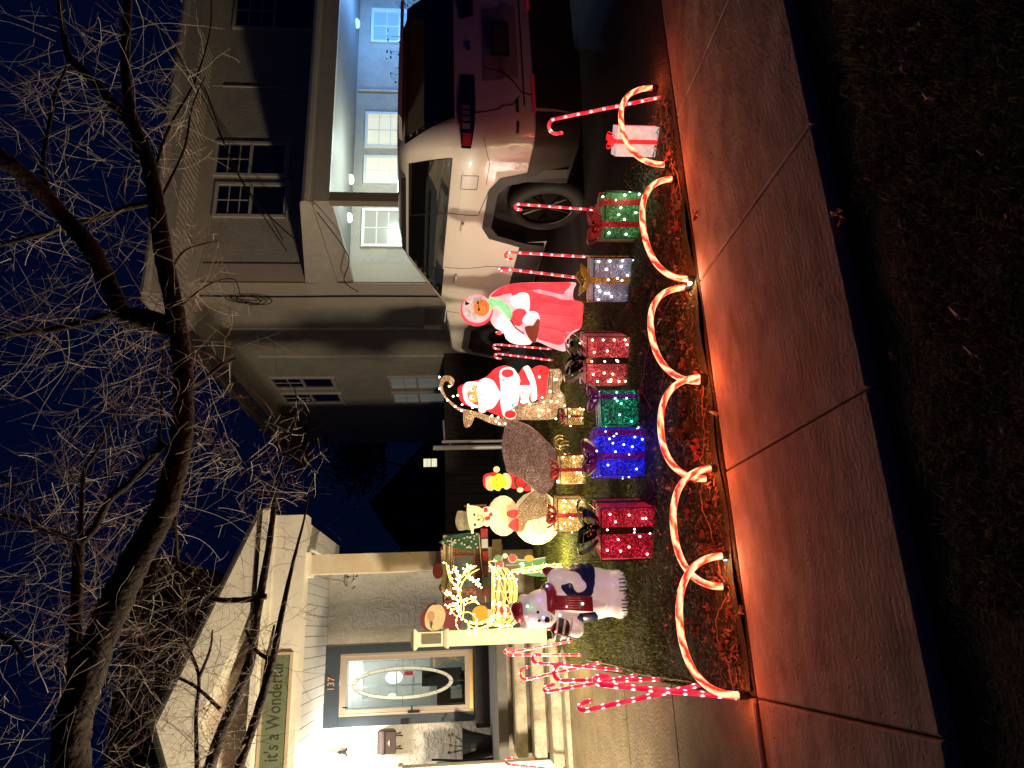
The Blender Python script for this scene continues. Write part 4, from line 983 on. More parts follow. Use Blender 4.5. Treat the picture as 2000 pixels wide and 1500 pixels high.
f.ell('glove', 935, 325, 78, 52, GR_red, -.09, .03); f.ell('glove', 965, 850, 72, 50, GR_red, -.09, .03)
f.plate('coat_trim', [(1140,262),(1175,232),(1212,232),(1250,300),(1290,400),(1312,520),(1316,640),(1290,682),(1244,680),(1238,560),(1215,430),(1180,340)], GR_white, -.045, .03)
f.plate('waist_trim', [(1105,470),(1160,470),(1235,500),(1240,560),(1200,690),(1280,760),(1260,800),(1200,828),(1150,800),(1110,640)], GR_white, -.04, .03)
f.plate('belly', [(1090,340),(1140,270),(1190,370),(1230,470),(1160,478),(1095,470)], GR_red, -.05, .03)
f.stake(0, .3)
lamp('santa_lamp', (0, -.30, .25), 1.2, (1,.75,.62), .12, f.t)
GOLDT = tinsel('gold_tinsel', (.35,.2,.1), (1,.62,.30), .85, 210); GWIRE = mat('black_wire', (.015,.012,.01), .5)
f = Fig('wire_sleigh', 'golden tinsel wire sleigh with curled front and clear bulbs behind the teal gift', 'sleigh', 1112, 780, zo=(850,680,6.667), back=.02)
side = [(250,440),(215,480),(190,420),(150,400),(110,440),(105,500),(150,610),(230,690),(340,770),(480,800),(620,840),(800,900),(960,930),(1010,1000),(930,1010),(850,1005),(700,960),(540,885),(500,925),(470,990),(400,1022),(378,950),(372,830),(300,790),(190,700),(110,600),(62,500),(80,400),(120,345),(200,345),(255,390)]
for y in (.10, .44):
    f.plate('side_frame', side, GOLDT, y, .02, sm=3, edge=.003, lift=.003)
    f.plate('side_panel', [(900,900),(1000,780),(1240,700),(1380,690),(1460,600),(1500,300),(1560,265),(1650,275),(1680,400),(1640,520),(1700,610),(1760,700),(1900,790),(1880,830),(1750,800),(1620,780),(1600,860),(1530,925),(1300,935),(1080,935),(950,960)], GOLDT, y, .02, sm=4, edge=.003, lift=.003)
    f.line('frame_wire', [(900,915),(1000,790),(1240,705),(1380,695),(1465,600),(1505,300)], GWIRE, y-.022, .004); f.line('frame_wire', [(1540,300),(1545,500),(1530,650),(1480,700),(1250,740)], GWIRE, y-.02, .003); f.line('frame_wire', [(1100,930),(1550,925),(1700,790)], GWIRE, y-.02, .003)
x0, z0 = f.xz(1500, 300); x1, z1 = f.xz(1600, 900); x2, _ = f.xz(1000, 900)
MB().box(min(x0,x1), max(x0,x1), .12, .42, z1+.0, z1+.02).build('seat', GOLDT, f.t)
for a, b in ((1400,800),(1200,800),(1600,500)):
    x, z = f.xz(a, b); MB().tube([(x,.10,z),(x,.44,z)], .006, 5).build('cross_bar', GWIRE, f.t)
L_ = [(65,360),(65,510),(190,480),(165,660),(265,745),(345,795),(355,720),(490,760),(740,870),(790,940),(835,975),(910,975),(820,890),(1350,800),(1420,700),(1400,810),(1490,810),(1370,370),(1570,400),(1600,400),(1130,690),(1400,640),(1360,880),(1520,690),(1240,720),(1580,920),(1700,750),(1780,670),(1760,640),(1880,575),(1830,780),(1910,780),(1600,700),(1510,560),(1640,620),(300,600),(240,610)]
bulbs(f.t, [Vector((f.xz(a,b)[0], .07, f.xz(a,b)[1])) for a, b in L_], LED_W, .010)
for c_ in ((1400,310,60), (1180,560,75), (1060,740,70)):
    pts = [(c_[0]+c_[2]*math.cos(a_)*(1 if c_[2] != 75 else .9), c_[1]+c_[2]*.55*math.sin(a_)) for a_ in [2*math.pi*i/14 for i in range(14)]]
    f.line('wire_ornament', pts, GWIRE, -.13, .003, sm=0, closed=True); f.line('wire_ornament_rib', [(c_[0]-c_[2],c_[1]),(c_[0],c_[1]+20),(c_[0]+c_[2],c_[1])], GWIRE, -.13, .0025)
lamp('sleigh_lamp', (0, -.15, .35), 3.0, (1,.78,.45), .2, f.t)
# --- brown mesh carriage shell
BRT = tinsel('brown_tinsel', (.16,.09,.07), (.42,.24,.18), .62, 190)  # mesh is unlit; its sparkle is put into the colour as a glow
f = Fig('mesh_carriage', 'rose brown glitter mesh carriage shell between the sleigh and the snowman', 'carriage', 1112, 890, zo=(850,820,5))
f.plate('shell', [(705,25),(760,8),(860,35),(950,85),(1060,190),(1160,290),(1185,380),(1180,470),(1150,560),(1130,640),(1040,720),(950,660),(850,570),(715,500),(690,430),(662,300),(665,180),(682,100)], BRT, 0, .22, sm=4, edge=.03, lift=.05)
f.line('shell_rim', [(705,25),(665,180),(662,300),(690,430),(715,500)], BRT, -.03, .010); f.line('shell_rim', [(760,8),(860,35),(950,85),(1060,190),(1170,300)], glow('dim_pink_wire', (.5,.2,.15), .35), -.05, .008)
random.seed(9)
mb = MB()
for q in range(150):
    a = uni(690,1130); lo = 30+max(0,(a-760))*.6; hi = 470+max(0,(a-760))*.35; b = uni(lo+20, hi); an = uni(-.5,.9); l_ = uni(40,110)
    P0 = f.xz(a, b); P1 = f.xz(a+l_*math.sin(an), min(hi, b+l_*math.cos(an))); mb.tube([(P0[0],-.125,P0[1]),(P1[0],-.13,P1[1])], .0016, 3, caps=False)
o = mb.build('glitter_strands', mat('strand', (.6,.42,.34), .3, .6), f.t); o['kind'] = 'stuff'
GOLDW = mat('gold_wire', (.65,.45,.15), .35, .7)
for cx, cy, rr in ((1270,290,82), (1255,215,70)):
    T_ = f.xz(cx, cy); w_ = MB(); y_ = -.1 if rr == 82 else .18; R_ = rr/5*f.k
    for q in (1, .55): w_.tube([(T_[0]+R_*q*math.cos(a), y_, T_[1]+R_*q*math.sin(a)) for a in [2*math.pi*i/28 for i in range(28)]], .006, 5, closed=True)
    for i in range(20): a = 2*math.pi*i/20; w_.tube([(T_[0]+R_*.55*math.cos(a), y_, T_[1]+R_*.55*math.sin(a)), (T_[0]+R_*math.cos(a), y_, T_[1]+R_*math.sin(a))], .003, 3)
    w_.build('wheel', GOLDW, f.t)
f.stake(.0, .2)
# --- snowman
f = Fig('snowman_figure', 'lit cream snowman with grey top hat, striped scarf and smiling face', 'light figure', 1095, 1010, zo=(850,820,5))
f.ell('lower_body', 990, 950, 235, 258, GR_cream, 0, .05); f.ell('upper_body', 660, 922, 150, 192, GR_cream, -.04, .06)
f.plate('head', [(325,830),(380,822),(440,840),(478,885),(490,960),(465,1010),(400,1032),(352,1020),(340,940)], GR_cream, -.06, .05)
f.plate('hat_brim', [(318,803),(345,830),(365,920),(378,1010),(362,1080),(345,1050),(325,980),(310,880)], GR_cream, -.085, .04)
f.plate('hat', [(215,885),(235,865),(310,880),(335,940),(348,1040),(300,1045),(235,1050),(208,1010),(200,950)], mat('hat_glass', (.38,.34,.26), .35, var=.3, vscale=20), -.05, .08, edge=.015, lift=.02)
for a, b in ((380,906),(385,1000)): f.ell('eye', a, b, 11, 14, INK, -.10, .006)
f.ell('nose', 420, 955, 13, 10, mat('coal', (.05,.04,.03), .5), -.10, .012); f.line('smile', [(428,905),(455,925),(466,950),(455,980),(440,990)], INK, -.10, .0035)
for i, (a, b, c_, d) in enumerate(((470,850,505,890),(475,890,520,925),(480,930,530,965),(490,970,520,1010),(515,900,550,930),(530,930,570,960))):
    f.plate('scarf_stripe', [(a,b),(c_,b-10),(c_+6,d-10),(a+6,d)], GR_red if i % 2 == 0 else GR_green, -.10, .02, sm=0)
f.plate('scarf', [(460,850),(520,835),(600,870),(612,890),(560,905),(545,960),(580,985),(500,1020),(470,990),(485,930)], glow('scarf_pale', (1,.62,.42), .85), -.088, .02)
f.plate('holly', [(550,840),(575,815),(600,800),(635,800),(610,830),(570,850)], GR_green, -.10, .02)
f.plate('red_pocket', [(695,885),(745,870),(795,875),(800,910),(760,950),(700,930),(690,905)], GR_red, -.10, .02); f.plate('red_pocket', [(705,1010),(760,955),(800,960),(800,1070),(770,1072),(715,1040)], GR_red, -.10, .02)
f.plate('bell', [(635,880),(675,878),(672,940),(640,935)], glow('bell_gold', (.9,.5,.2), .7), -.10, .02, sm=0)
f.line('arm_line', [(940,1000),(950,960),(1000,950),(1010,1010),(1050,1060)], GR_grey, -.035, .003); f.line('arm_line', [(945,985),(960,1060),(1000,1105),(1050,1090),(1058,1055),(1020,1045),(1000,1020),(1010,990),(1030,985)], GR_grey, -.04, .004)
f.plate('mesh_cover', [(800,855),(850,790),(940,705),(1010,690),(1100,760),(1120,850),(1080,930),(990,960),(930,970),(880,990),(850,1060),(805,1080),(800,980)], tinsel('sparse_mesh', (.2,.12,.07), (.6,.42,.22), .7, 160), -.13, .03, label='brown glitter mesh with twig pattern across the lower body')
f.line('broom', [(285,825),(330,822),(500,818)], mat('copper_stick', (.55,.25,.15), .5), -.03, .010); f.stake(0, .4)
lamp('snowman_lamp', (0, -.45, .40), 1.3, (1,.85,.5), .15, f.t)
# --- small figure with wreath
f = Fig('small_figure', 'small lit figure in a red coat and Santa hat holding a green wreath', 'light figure', 1085, 930, zo=(850,820,5), back=.35)
f.plate('coat', [(700,530),(740,490),(790,475),(830,490),(900,488),(940,500),(965,550),(955,650),(900,690),(830,668),(740,655),(705,600)], GR_red, 0, .05)
f.plate('collar', [(655,530),(690,512),(725,535),(740,585),(725,650),(680,668),(655,620)], GR_cream, -.03, .03)
f.plate('hat', [(465,590),(475,530),(530,508),(605,503),(600,535),(540,550),(520,600),(505,655),(478,640)], GR_red, -.03, .03)
f.plate('hat_trim', [(500,545),(540,535),(560,560),(545,640),(560,670),(520,675),(490,640),(485,580)], GR_cream, -.045, .03)
f.ell('pompom', 597, 475, 32, 30, GR_cream, -.045, .03)
f.plate('face', [(540,560),(580,535),(620,515),(655,535),(690,590),(680,640),(640,655),(620,680),(585,672),(545,640)], GR_yellow, -.05, .04)
for a, b in ((595,575),(595,625)): f.ell('eye', a, b, 6, 7, INK, -.082, .006)
f.line('smile', [(635,580),(645,600),(635,622)], INK, -.08, .0025)
f.plate('coat_hem', [(925,490),(960,475),(1000,510),(1015,560),(1000,650),(960,700),(930,690),(945,600),(940,540)], GR_cream, -.02, .035)
f.line('wreath', [(830+58*math.cos(a), 600+62*math.sin(a)) for a in [2*math.pi*i/12 for i in range(12)]], GR_dgreen, -.05, .013, closed=True)
f.ell('glove', 825, 512, 28, 26, GR_cream, -.06, .03); f.ell('glove', 820, 675, 30, 26, GR_cream, -.06, .03); f.plate('bow', [(800,580),(830,570),(868,580),(868,620),(830,612),(800,625)], GR_red, -.07, .02)
MB().tube([(0,.02,-.1),(0,.02,f.xz(960,600)[1])], .012, 5).build('stake', GAL, f.t)

# --- polar bear
def blob(name, parts, m, parent, vox=.011, it=6):
    mb = MB()
    for c, r, *rot in parts:
        T = Matrix.Translation(c) @ (Matrix.Rotation(rot[0], 4, rot[1]) if rot else Matrix.Identity(4))
        mb.ball((0,0,0), 1, 18, 12, r[0], r[1], r[2], T)
    o = mb.build(name, m, None, fix=True); a = o.modifiers.new('r', 'REMESH'); a.mode = 'VOXEL'; a.voxel_size = vox; b = o.modifiers.new('s', 'SMOOTH'); b.iterations = it; b.factor = .6
    me = bpy.data.meshes.new_from_object(o.evaluated_get(bpy.context.evaluated_depsgraph_get())); bpy.data.objects.remove(o)
    me.polygons.foreach_set('use_smooth', [True]*len(me.polygons)); return link(name, me, parent)
f = Fig('polar_bear', 'white plastic polar bear in a navy jacket with red scarf and coloured lights', 'bear figure', 1215, 1165, zo=(850,900,4.286))
BW = mat('bear_plastic', (.78,.66,.62), .35, emit=(1,.76,.66), es=.30, coat=.3); NAVY = mat('navy_plastic', (.008,.010,.035), .35, coat=.4, emit=(.02,.03,.2), es=.08); MAR = mat('maroon_plastic', (.22,.012,.02), .4, coat=.3, emit=(.5,.02,.04), es=.12)  # emission put into the plastics, brightens the bear
def B3(a, b, y=0): x, z = f.xz(a, b); return (x, y, z)
k = f.k
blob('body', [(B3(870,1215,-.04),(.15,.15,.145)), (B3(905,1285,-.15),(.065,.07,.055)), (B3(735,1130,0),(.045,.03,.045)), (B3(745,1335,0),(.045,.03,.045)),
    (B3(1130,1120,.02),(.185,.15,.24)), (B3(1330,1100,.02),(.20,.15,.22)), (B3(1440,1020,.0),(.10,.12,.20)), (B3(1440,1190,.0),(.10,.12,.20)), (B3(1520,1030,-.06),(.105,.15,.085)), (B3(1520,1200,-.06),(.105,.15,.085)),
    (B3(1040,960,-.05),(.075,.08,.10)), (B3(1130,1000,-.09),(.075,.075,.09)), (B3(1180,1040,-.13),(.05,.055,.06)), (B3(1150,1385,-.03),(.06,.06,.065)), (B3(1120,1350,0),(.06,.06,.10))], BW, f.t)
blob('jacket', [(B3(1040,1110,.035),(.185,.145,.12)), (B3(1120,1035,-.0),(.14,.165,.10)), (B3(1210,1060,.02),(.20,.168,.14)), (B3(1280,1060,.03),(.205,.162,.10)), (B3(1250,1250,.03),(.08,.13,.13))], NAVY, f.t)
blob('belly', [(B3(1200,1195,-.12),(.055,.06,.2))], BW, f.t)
blob('sleeve', [(B3(1050,1370,0),(.085,.075,.10),.3,'Y')], mat('black_cloth_plastic', (.015,.015,.018), .4), f.t)
for q, zz in enumerate((990,1050,1105)):
    x, z = f.xz(zz, 1365); MB().tube([(x+.082*math.cos(a), .072*math.sin(a), z-.02*math.cos(a)) for a in [2*math.pi*i/18 for i in range(18)]], .010, 6, closed=True).build('sleeve_stripe', mat('stripe_white%d' % q, (.8,.7,.72), .4), f.t, sm=True)
x, z = f.xz(935, 1190); MB().tube([(x+.135*math.cos(a), -.03+.125*math.sin(a), z+.015*math.sin(a*2)) for a in [2*math.pi*i/28 for i in range(28)]], .042, 10, closed=True).build('scarf', MAR, f.t, sm=True)
p0, p1 = f.xz(930, 1160), f.xz(1270, 1185); sc_ = MB()
for q in range(6): sc_.tube([(p0[0]-.045+q*.017, -.17, p0[1]), (p1[0]-.045+q*.018, -.205, p1[1])], .011, 6)
sc_.build('scarf_end', MAR, f.t, sm=True); blob('mitten', [(B3(980,925,-.02),(.045,.05,.085),.3,'Y')], MAR, f.t)
blob('hat', [(B3(690,1230,-.0),(.085,.085,.05)), (B3(665,1200,.0),(.05,.05,.04))], MAR, f.t); blob('hat_pompom', [(B3(635,1180,0),(.03,.03,.03))], BW, f.t)
for a, b, y in ((828,1232,-.178),(836,1298,-.175)): x, z = f.xz(a, b); MB().ball((x,y,z), .012, 8, 6).build('eye', DARK, f.t, sm=True)
x, z = f.xz(893, 1292); MB().ball((x,-.215,z), .02, 10, 8, 1.2, .8, 1).build('nose', DARK, f.t, sm=True); f.line('mouth', [(925,1300),(935,1280),(930,1260)], DARK, -.21, .003)
for cy in (1000, 1030, 1062, 1092): x, z = f.xz(1540, cy); MB().tube(spline([(x,-.20,z+.04),(x,-.225,z),(x,-.19,z-.035)],4), .005, 5).build('claw', DARK, f.t)
for cy in (1165, 1195, 1222, 1245): x, z = f.xz(1550, cy); MB().tube(spline([(x,-.20,z+.04),(x,-.225,z),(x,-.19,z-.035)],4), .005, 5).build('claw', DARK, f.t)
x, z = f.xz(1180, 1400); MB().tube([(x-.05,-.09,z+.03),(x+.0,-.09,z+.19)], .007, 5).build('zip_pull', MAR, f.t)
bulbs(f.t, [B3(745,1185,-.18), B3(1185,1180,-.215), B3(1000,1262,-.20)], LED_G, .010); bulbs(f.t, [B3(775,1300,-.15), B3(915,1035,-.14), B3(862,1275,-.215)], LED_B, .010); bulbs(f.t, [B3(1055,1198,-.215), B3(975,1390,-.09), B3(735,1265,-.17)], LED_R, .007)
for a, b, y, m_ in ((840,1120,-.19,(.25,.12,1)), (1410,1015,-.22,(.4,.15,1)), (1250,1000,-.22,(.1,.12,1)), (750,1190,-.24,(.1,1,.8))): lamp('bear_lamp', B3(a,b,y), .035, m_, .01, f.t)
lamp('bear_fill', (.1, -.6, .6), 1.8, (1,.8,.72), .1, f.t)  # added fill hung in front of the bear, whitens it

# ================================================================== glitter gift boxes
def ribbon_loop(mb, c, d, L, wid, up=.6, tw=0):
    """one bow loop leaving c in direction d"""
    d = Vector(d).normalized(); n = Vector((0,0,1)).cross(d).normalized() if abs(d.z) < .95 else Vector((0,1,0)); u = d.cross(n).normalized()
    if u.z < 0: u = -u
    def fn(a, b):
        t = a*math.pi*2; r = L*.5*(1-math.cos(t)); h = L*.30*math.sin(t)*(1+.3*math.cos(t))
        return Vector(c)+d*r+u*(h+L*.15*up*(1-math.cos(t)))+n*(b-.5)*wid*(.45+.55*math.sin(t/2))
    mb.grid(fn, 16, 2)
def gift(lab, iy0, iy1, ixb, ixt, box, rib, bow, led, nled, bowkind='loops', turn=0, ring=DARK, dep=.9, ledpat=None, ribx=(0,), side=False, group='glitter gift boxes on the lawn', seed=1, frame=None, lean=0):
    random.seed(seed); iy = (iy0+iy1)/2; p = GI(ixb, iy); k = depth(p)/FPX; w_ = (iy1-iy0)*k; h = (ixb-ixt)*k; d = w_*dep
    t = thing('gift_box', lab, 'gift', (p.x, p.y+.0, gz(p.x, p.y)-.01), -math.atan2(p.x, p.y)+turn, group)
    w = w_/(abs(math.cos(turn))+dep*abs(math.sin(turn)))/2; dd = w*dep
    def fb(name, m, x0, x1, y0, y1, z0, z1):
        mb = MB(); e = .012
        prof = [(x0+e,y0),(x1-e,y0),(x1,y0+e),(x1,y1-e),(x1-e,y1),(x0+e,y1),(x0,y1-e),(x0,y0+e)]; n = 8
        vs = []
        for z, s in ((z0,.99),(z0+(z1-z0)*.5,1.012),(z1-.008,1.0),(z1,.97)):
            vs += [(x*s, y*s, z) for x, y in prof]
        fs = [(i*n+j, i*n+(j+1) % n, (i+1)*n+(j+1) % n, (i+1)*n+j) for i in range(3) for j in range(n)]+[tuple(range(3*n, 4*n))]
        mb.add(vs, fs); return mb.build(name, m, t)
    fb('box', box, -w, w, -dd, dd, 0, h)
    rw = w*.13
    for q in ribx:
        mb = MB(); cx = q*w; e = .016
        mb.box(cx-rw, cx+rw, -dd-e, -dd-.010, 0, h+.004); mb.box(cx-rw, cx+rw, -dd-e, dd+e, h+.005, h+.010); mb.box(cx-rw, cx+rw, dd+.010, dd+e, 0, h+.004); mb.build('ribbon', rib, t)
    mb = MB(); e = .016; mb.box(w+.010, w+e, -rw, rw, 0, h+.004); mb.box(-w-e, -w-.010, -rw, rw, 0, h+.004); mb.box(-w-e, w+e, -rw, rw, h+.012, h+.016); mb.build('ribbon', rib, t)
    fm = MB()
    for sx in (-1,1):
        for sy in (-1,1): fm.tube([(sx*(w+.004), sy*(dd+.004), 0),(sx*(w+.004), sy*(dd+.004), h)], .004, 4)
    fm.tube([(-w,-dd,h+.002),(w,-dd,h+.002),(w,dd,h+.002),(-w,dd,h+.002)], .004, 4, closed=True); fm.build('wire_frame', frame or DARK, t)
    top = (ribx[0]*w, -dd*.35, h+.02)
    L = w*.75
    if bowkind in ('loops', 'big'):
        for a, s in ((0.15,1),(math.pi-.15,1),(.9,.8),(math.pi-.9,.8),(-.7,.75),(math.pi+.7,.75)):
            mb = MB(); ribbon_loop(mb, top, (math.cos(a), math.sin(a)*.7, .35), L*s*(1.6 if bowkind == 'big' else 1.25), w*.42); mb.build('bow_loop', bow, t, sm=True)
    if bowkind == 'petals':
        for q in range(6):
            a = q*math.pi/3+.3; mb = MB(); T = Matrix.Translation(Vector(top)+Vector((math.cos(a)*L*.5, math.sin(a)*L*.35-.02, .03+.02*(q % 2)))) @ Matrix.Rotation(a, 4, 'Z') @ Matrix.Rotation(-.5, 4, 'Y')
            mb.ball((0,0,0), L*.62, 12, 8, 1, .68, .16, T); mb.build('bow_petal', bow, t, sm=True)
    if bowkind in ('loops', 'petals', 'big'):
        for q in (-1, 1):
            c = Vector(top)+Vector((q*w*.16-.01, -w*.22, .045)); MB().ball(c, w*.13, 12, 9).build('bell', ring, t, sm=True)
    # bulbs
    P = []
    for q in range(nled):
        a = rnd()
        if a < .62: P.append((uni(-w,w)*.93, -dd-.012, uni(.03,h*.96)))
        elif a < .85: P.append((random.choice((-1,1))*(w+.010), uni(-dd,dd)*.9, uni(.03,h*.95)))
        else: P.append((uni(-w,w)*.9, uni(-dd,dd)*.9, h+.012))
    if ledpat: P = [(a*w, -dd-.014, b*h) for a, b in ledpat]+P[:max(3, nled//3)]
    for m_, r_ in (led if isinstance(led, list) else [(led, .0075)]): bulbs(t, P[:len(P)] if not isinstance(led, list) else P[::len(led)] if m_ is led[0][0] else P[1::len(led)], m_, r_)
    return t, w, dd, h
T_GREEN = tinsel('green_tinsel', (.03,.12,.03), (.12,.50,.14), .42, 190); T_SILV = tinsel('silver_tinsel', (.25,.25,.28), (.36,.37,.50), .55, 200)
T_RED = tinsel('rose_tinsel', (.3,.03,.03), (.95,.10,.11), .62, 200); T_TEAL = tinsel('teal_tinsel', (.0,.08,.05), (.0,.62,.30), .42, 130)
T_BLUE = tinsel('blue_tinsel', (.0,.0,.2), (.0,.006,.62), 1.5, 230); T_MAG = tinsel('crimson_tinsel', (.25,.0,.02), (.85,.012,.05), .62, 190)
T_GOLD = tinsel('gold_box_tinsel', (.4,.25,.08), (1,.62,.18), .9, 180)
R_RED = mat('red_ribbon', (.35,.015,.02), .35, emit=(.6,.02,.02), es=.15, bump=.6, bscale=120); R_GOLD = mat('gold_ribbon', (.6,.33,.04), .28, .7, emit=(.7,.35,.04), es=.12)
R_GREEN = mat('dark_green_ribbon', (.02,.05,.025), .35, coat=.4); R_PURP = mat('purple_ribbon', (.10,.005,.04), .4, emit=(.15,0,.08), es=.3)
R_BLK = mat('black_green_ribbon', (.008,.02,.012), .5); R_RTINS = tinsel('red_ribbon_tinsel', (.25,.01,.01), (.6,.02,.02), .55, 200)
R_GTINS = tinsel('gold_ribbon_tinsel', (.3,.15,.02), (.7,.30,.03), .5, 200); R_BTINS = tinsel('purple_ribbon_tinsel', (.06,.0,.05), (.22,.0,.35), .5, 200)
COPPER = mat('copper_ornament', (.5,.12,.06), .15, .9); BRASS = mat('brass_ornament', (.6,.4,.08), .12, .95); CHROME = mat('chrome_ornament', (.55,.5,.48), .08, 1)
gift('light green tinsel gift with red ribbons nearest the rear wheel', 378, 472, 1243, 1170, T_GREEN, R_RTINS, R_RED, LED_C, 9, 'loops', turn=.12, ring=COPPER, ledpat=[(-.8,.9),(-.85,.45),(-.2,.5),(.0,.65),(.1,.2),(.85,.5),(.9,.12),(.3,.6)], ribx=(-.42,.55), seed=2)
lamp('gift_lamp', tuple(GI(1243, 425)+Vector((0,-.35,.12))), 1.0, (.45,1,.5), .05)
gift('silver tinsel gift with a gold bow next to the woman figure', 503, 588, 1226, 1150, T_SILV, R_GTINS, R_GOLD, LED_C, 10, 'petals', turn=-.05, ring=BRASS, ledpat=[(-.9,.88),(-.6,.7),(-.5,.85),(-.3,.9),(-.75,.55),(-.6,.62),(.0,.3),(.02,.65),(.85,.9),(.88,.62),(.9,.3),(.92,.02),(.5,.7)], seed=3)
gift('rose red tinsel gift with dark green ribbons and glossy black bow', 645, 752, 1218, 1135, T_RED, R_GREEN, R_GREEN, LED_W, 12, 'big', turn=-.18, ring=mat('black_ornament', (.005,.006,.005), .05, .3, coat=1), ledpat=[(-.5,.85),(-.45,.6),(-.5,.4),(-.8,.75),(-.8,.5),(-.8,.25),(-.8,.1),(.03,.9),(.03,.6),(.03,.3),(.4,.85),(.45,.55),(.9,.9),(.9,.65),(.9,.4),(.9,.15),(.7,.1)], ribx=(.05,), seed=4)
gift('small teal green glowing gift touching the blue gift', 762, 834, 1240, 1166, T_TEAL, R_BTINS, R_PURP, LED_G, 7, 'loops', turn=.1, ring=CHROME, ledpat=[(-.45,.55),(.2,.5),(.5,.65),(.5,.35),(.85,.6),(.35,.6)], ribx=(.62,), seed=5)
gift('deep blue glowing gift with purple ribbons and bow', 838, 932, 1252, 1160, T_BLUE, R_BTINS, R_PURP, LED_BW, 20, 'loops', turn=.08, ring=CHROME, ribx=(-.18,.8), seed=6, frame=T_BLUE)
gift('large crimson tinsel gift with a black ribbon in front of the snowman', 972, 1088, 1266, 1162, T_MAG, R_BLK, R_BLK, LED_P, 16, 'big', turn=-.25, ring=CHROME, ledpat=[(-.6,.9),(-.5,.5),(-.2,.7),(.2,.9),(.2,.4),(.5,.75),(.75,.5),(.8,.85),(.6,.25),(-.1,.3)], ribx=(.15,), seed=7)
gift('tiny gold tinsel gift with a red bow below the sleigh front', 797, 829, 1139, 1104, T_GOLD, R_RTINS, R_RED, LED_W, 5, 'loops', ring=R_RED, ledpat=[(0,.9),(.5,.6),(.9,.9),(.9,.3),(.8,.1)], group='small gold gift boxes', seed=8)
gift('gold tinsel gift with a red ribbon beside the wire wheel', 890, 944, 1141, 1089, T_GOLD, R_RTINS, R_RED, LED_W, 9, 'loops', ring=R_RED, ledpat=[(-.9,.8),(-.4,.2),(-.2,.4),(.5,.5),(.9,.9),(.9,.5),(.95,.2),(-.9,.3)], group='small gold gift boxes', seed=9)
gift('gold tinsel gift with a red ribbon at the foot of the snowman', 966, 1036, 1140, 1083, T_GOLD, R_RTINS, R_RED, LED_W, 12, 'loops', ring=R_RED, turn=-.15, ledpat=[(-.8,.9),(-.5,.8),(-.5,.6),(-.2,.5),(.2,.8),(.8,.2),(.85,.5),(.9,.8),(.7,.4),(.5,.6)], group='small gold gift boxes', seed=10)
lamp('blue_gift_lamp', tuple(GI(1262, 885)+Vector((0,-.22,.14))), 1.6, (.03,.02,1), .08)
lamp('blue_gift_lamp', tuple(GI(1240, 848)+Vector((0.05,-.12,.35))), .5, (.03,.02,1), .08)
lamp('gold_gift_lamp', tuple(GI(1141, 950)+Vector((0,-.25,.25))), 2.0, (1,.7,.25), .08); lamp('gold_gift_lamp', tuple(GI(1141, 1010)+Vector((0,-.25,.25))), 1.6, (1,.7,.25), .08)
# white carton with red ribbon
p = GI(1290, 258); wt = thing('gift_carton', 'plain white gift carton with red ribbon beside the rightmost rope arch', 'gift', (p.x, p.y+.10, gz(p.x,p.y)), -.75); kk = depth(p)/FPX
MB().box(-.10,.10,-.08,.08,0,.30).build('carton', glow('carton_white', (.75,.80,.78), .5), wt); m_ = MB(); m_.box(-.015,.015,-.084,-.081,0,.302); m_.box(.101,.104,-.015,.015,0,.302); m_.box(-.015,.015,-.084,.084,.303,.306); m_.build('ribbon', GR_red, wt)
for a in (.2, 2.9, 1.2, 4.5):
    m_ = MB(); ribbon_loop(m_, (0,0,.305), (math.cos(a), math.sin(a), .5), .07, .035); m_.build('bow_loop', GR_red, wt)

# ================================================================== rope light arches
ARCH = stripes('rope_light', (1,.045,.02), (1,.50,.26), .95, 2.4, 5.5, 2, .22, sample=True)
for n_ in ARCH.node_tree.nodes:
    if n_.type == 'TEX_NOISE': n_.inputs['Scale'].default_value = 13
    if n_.type == 'MATH' and n_.operation == 'MULTIPLY_ADD' and abs(n_.inputs[1].default_value-.5) < 1e-6: n_.inputs[1].default_value = 1.5
AA = [((1287,172),(1313,322),1209,'rightmost rope light arch, standing beside the driveway'), ((1327,350),(1357,545),1251,'rope light arch in front of the light green gift'), ((1352,562),(1390,745),1267,'rope light arch in front of the silver and rose red gifts'),
      ((1390,737),(1397,935),1285,'rope light arch in front of the teal and blue gifts'), ((1405,915),(1430,1145),1310,'rope light arch in front of the crimson gift'), ((1428,1085),(1462,1357),1322,'largest and leftmost rope light arch, in front of the polar bear')]
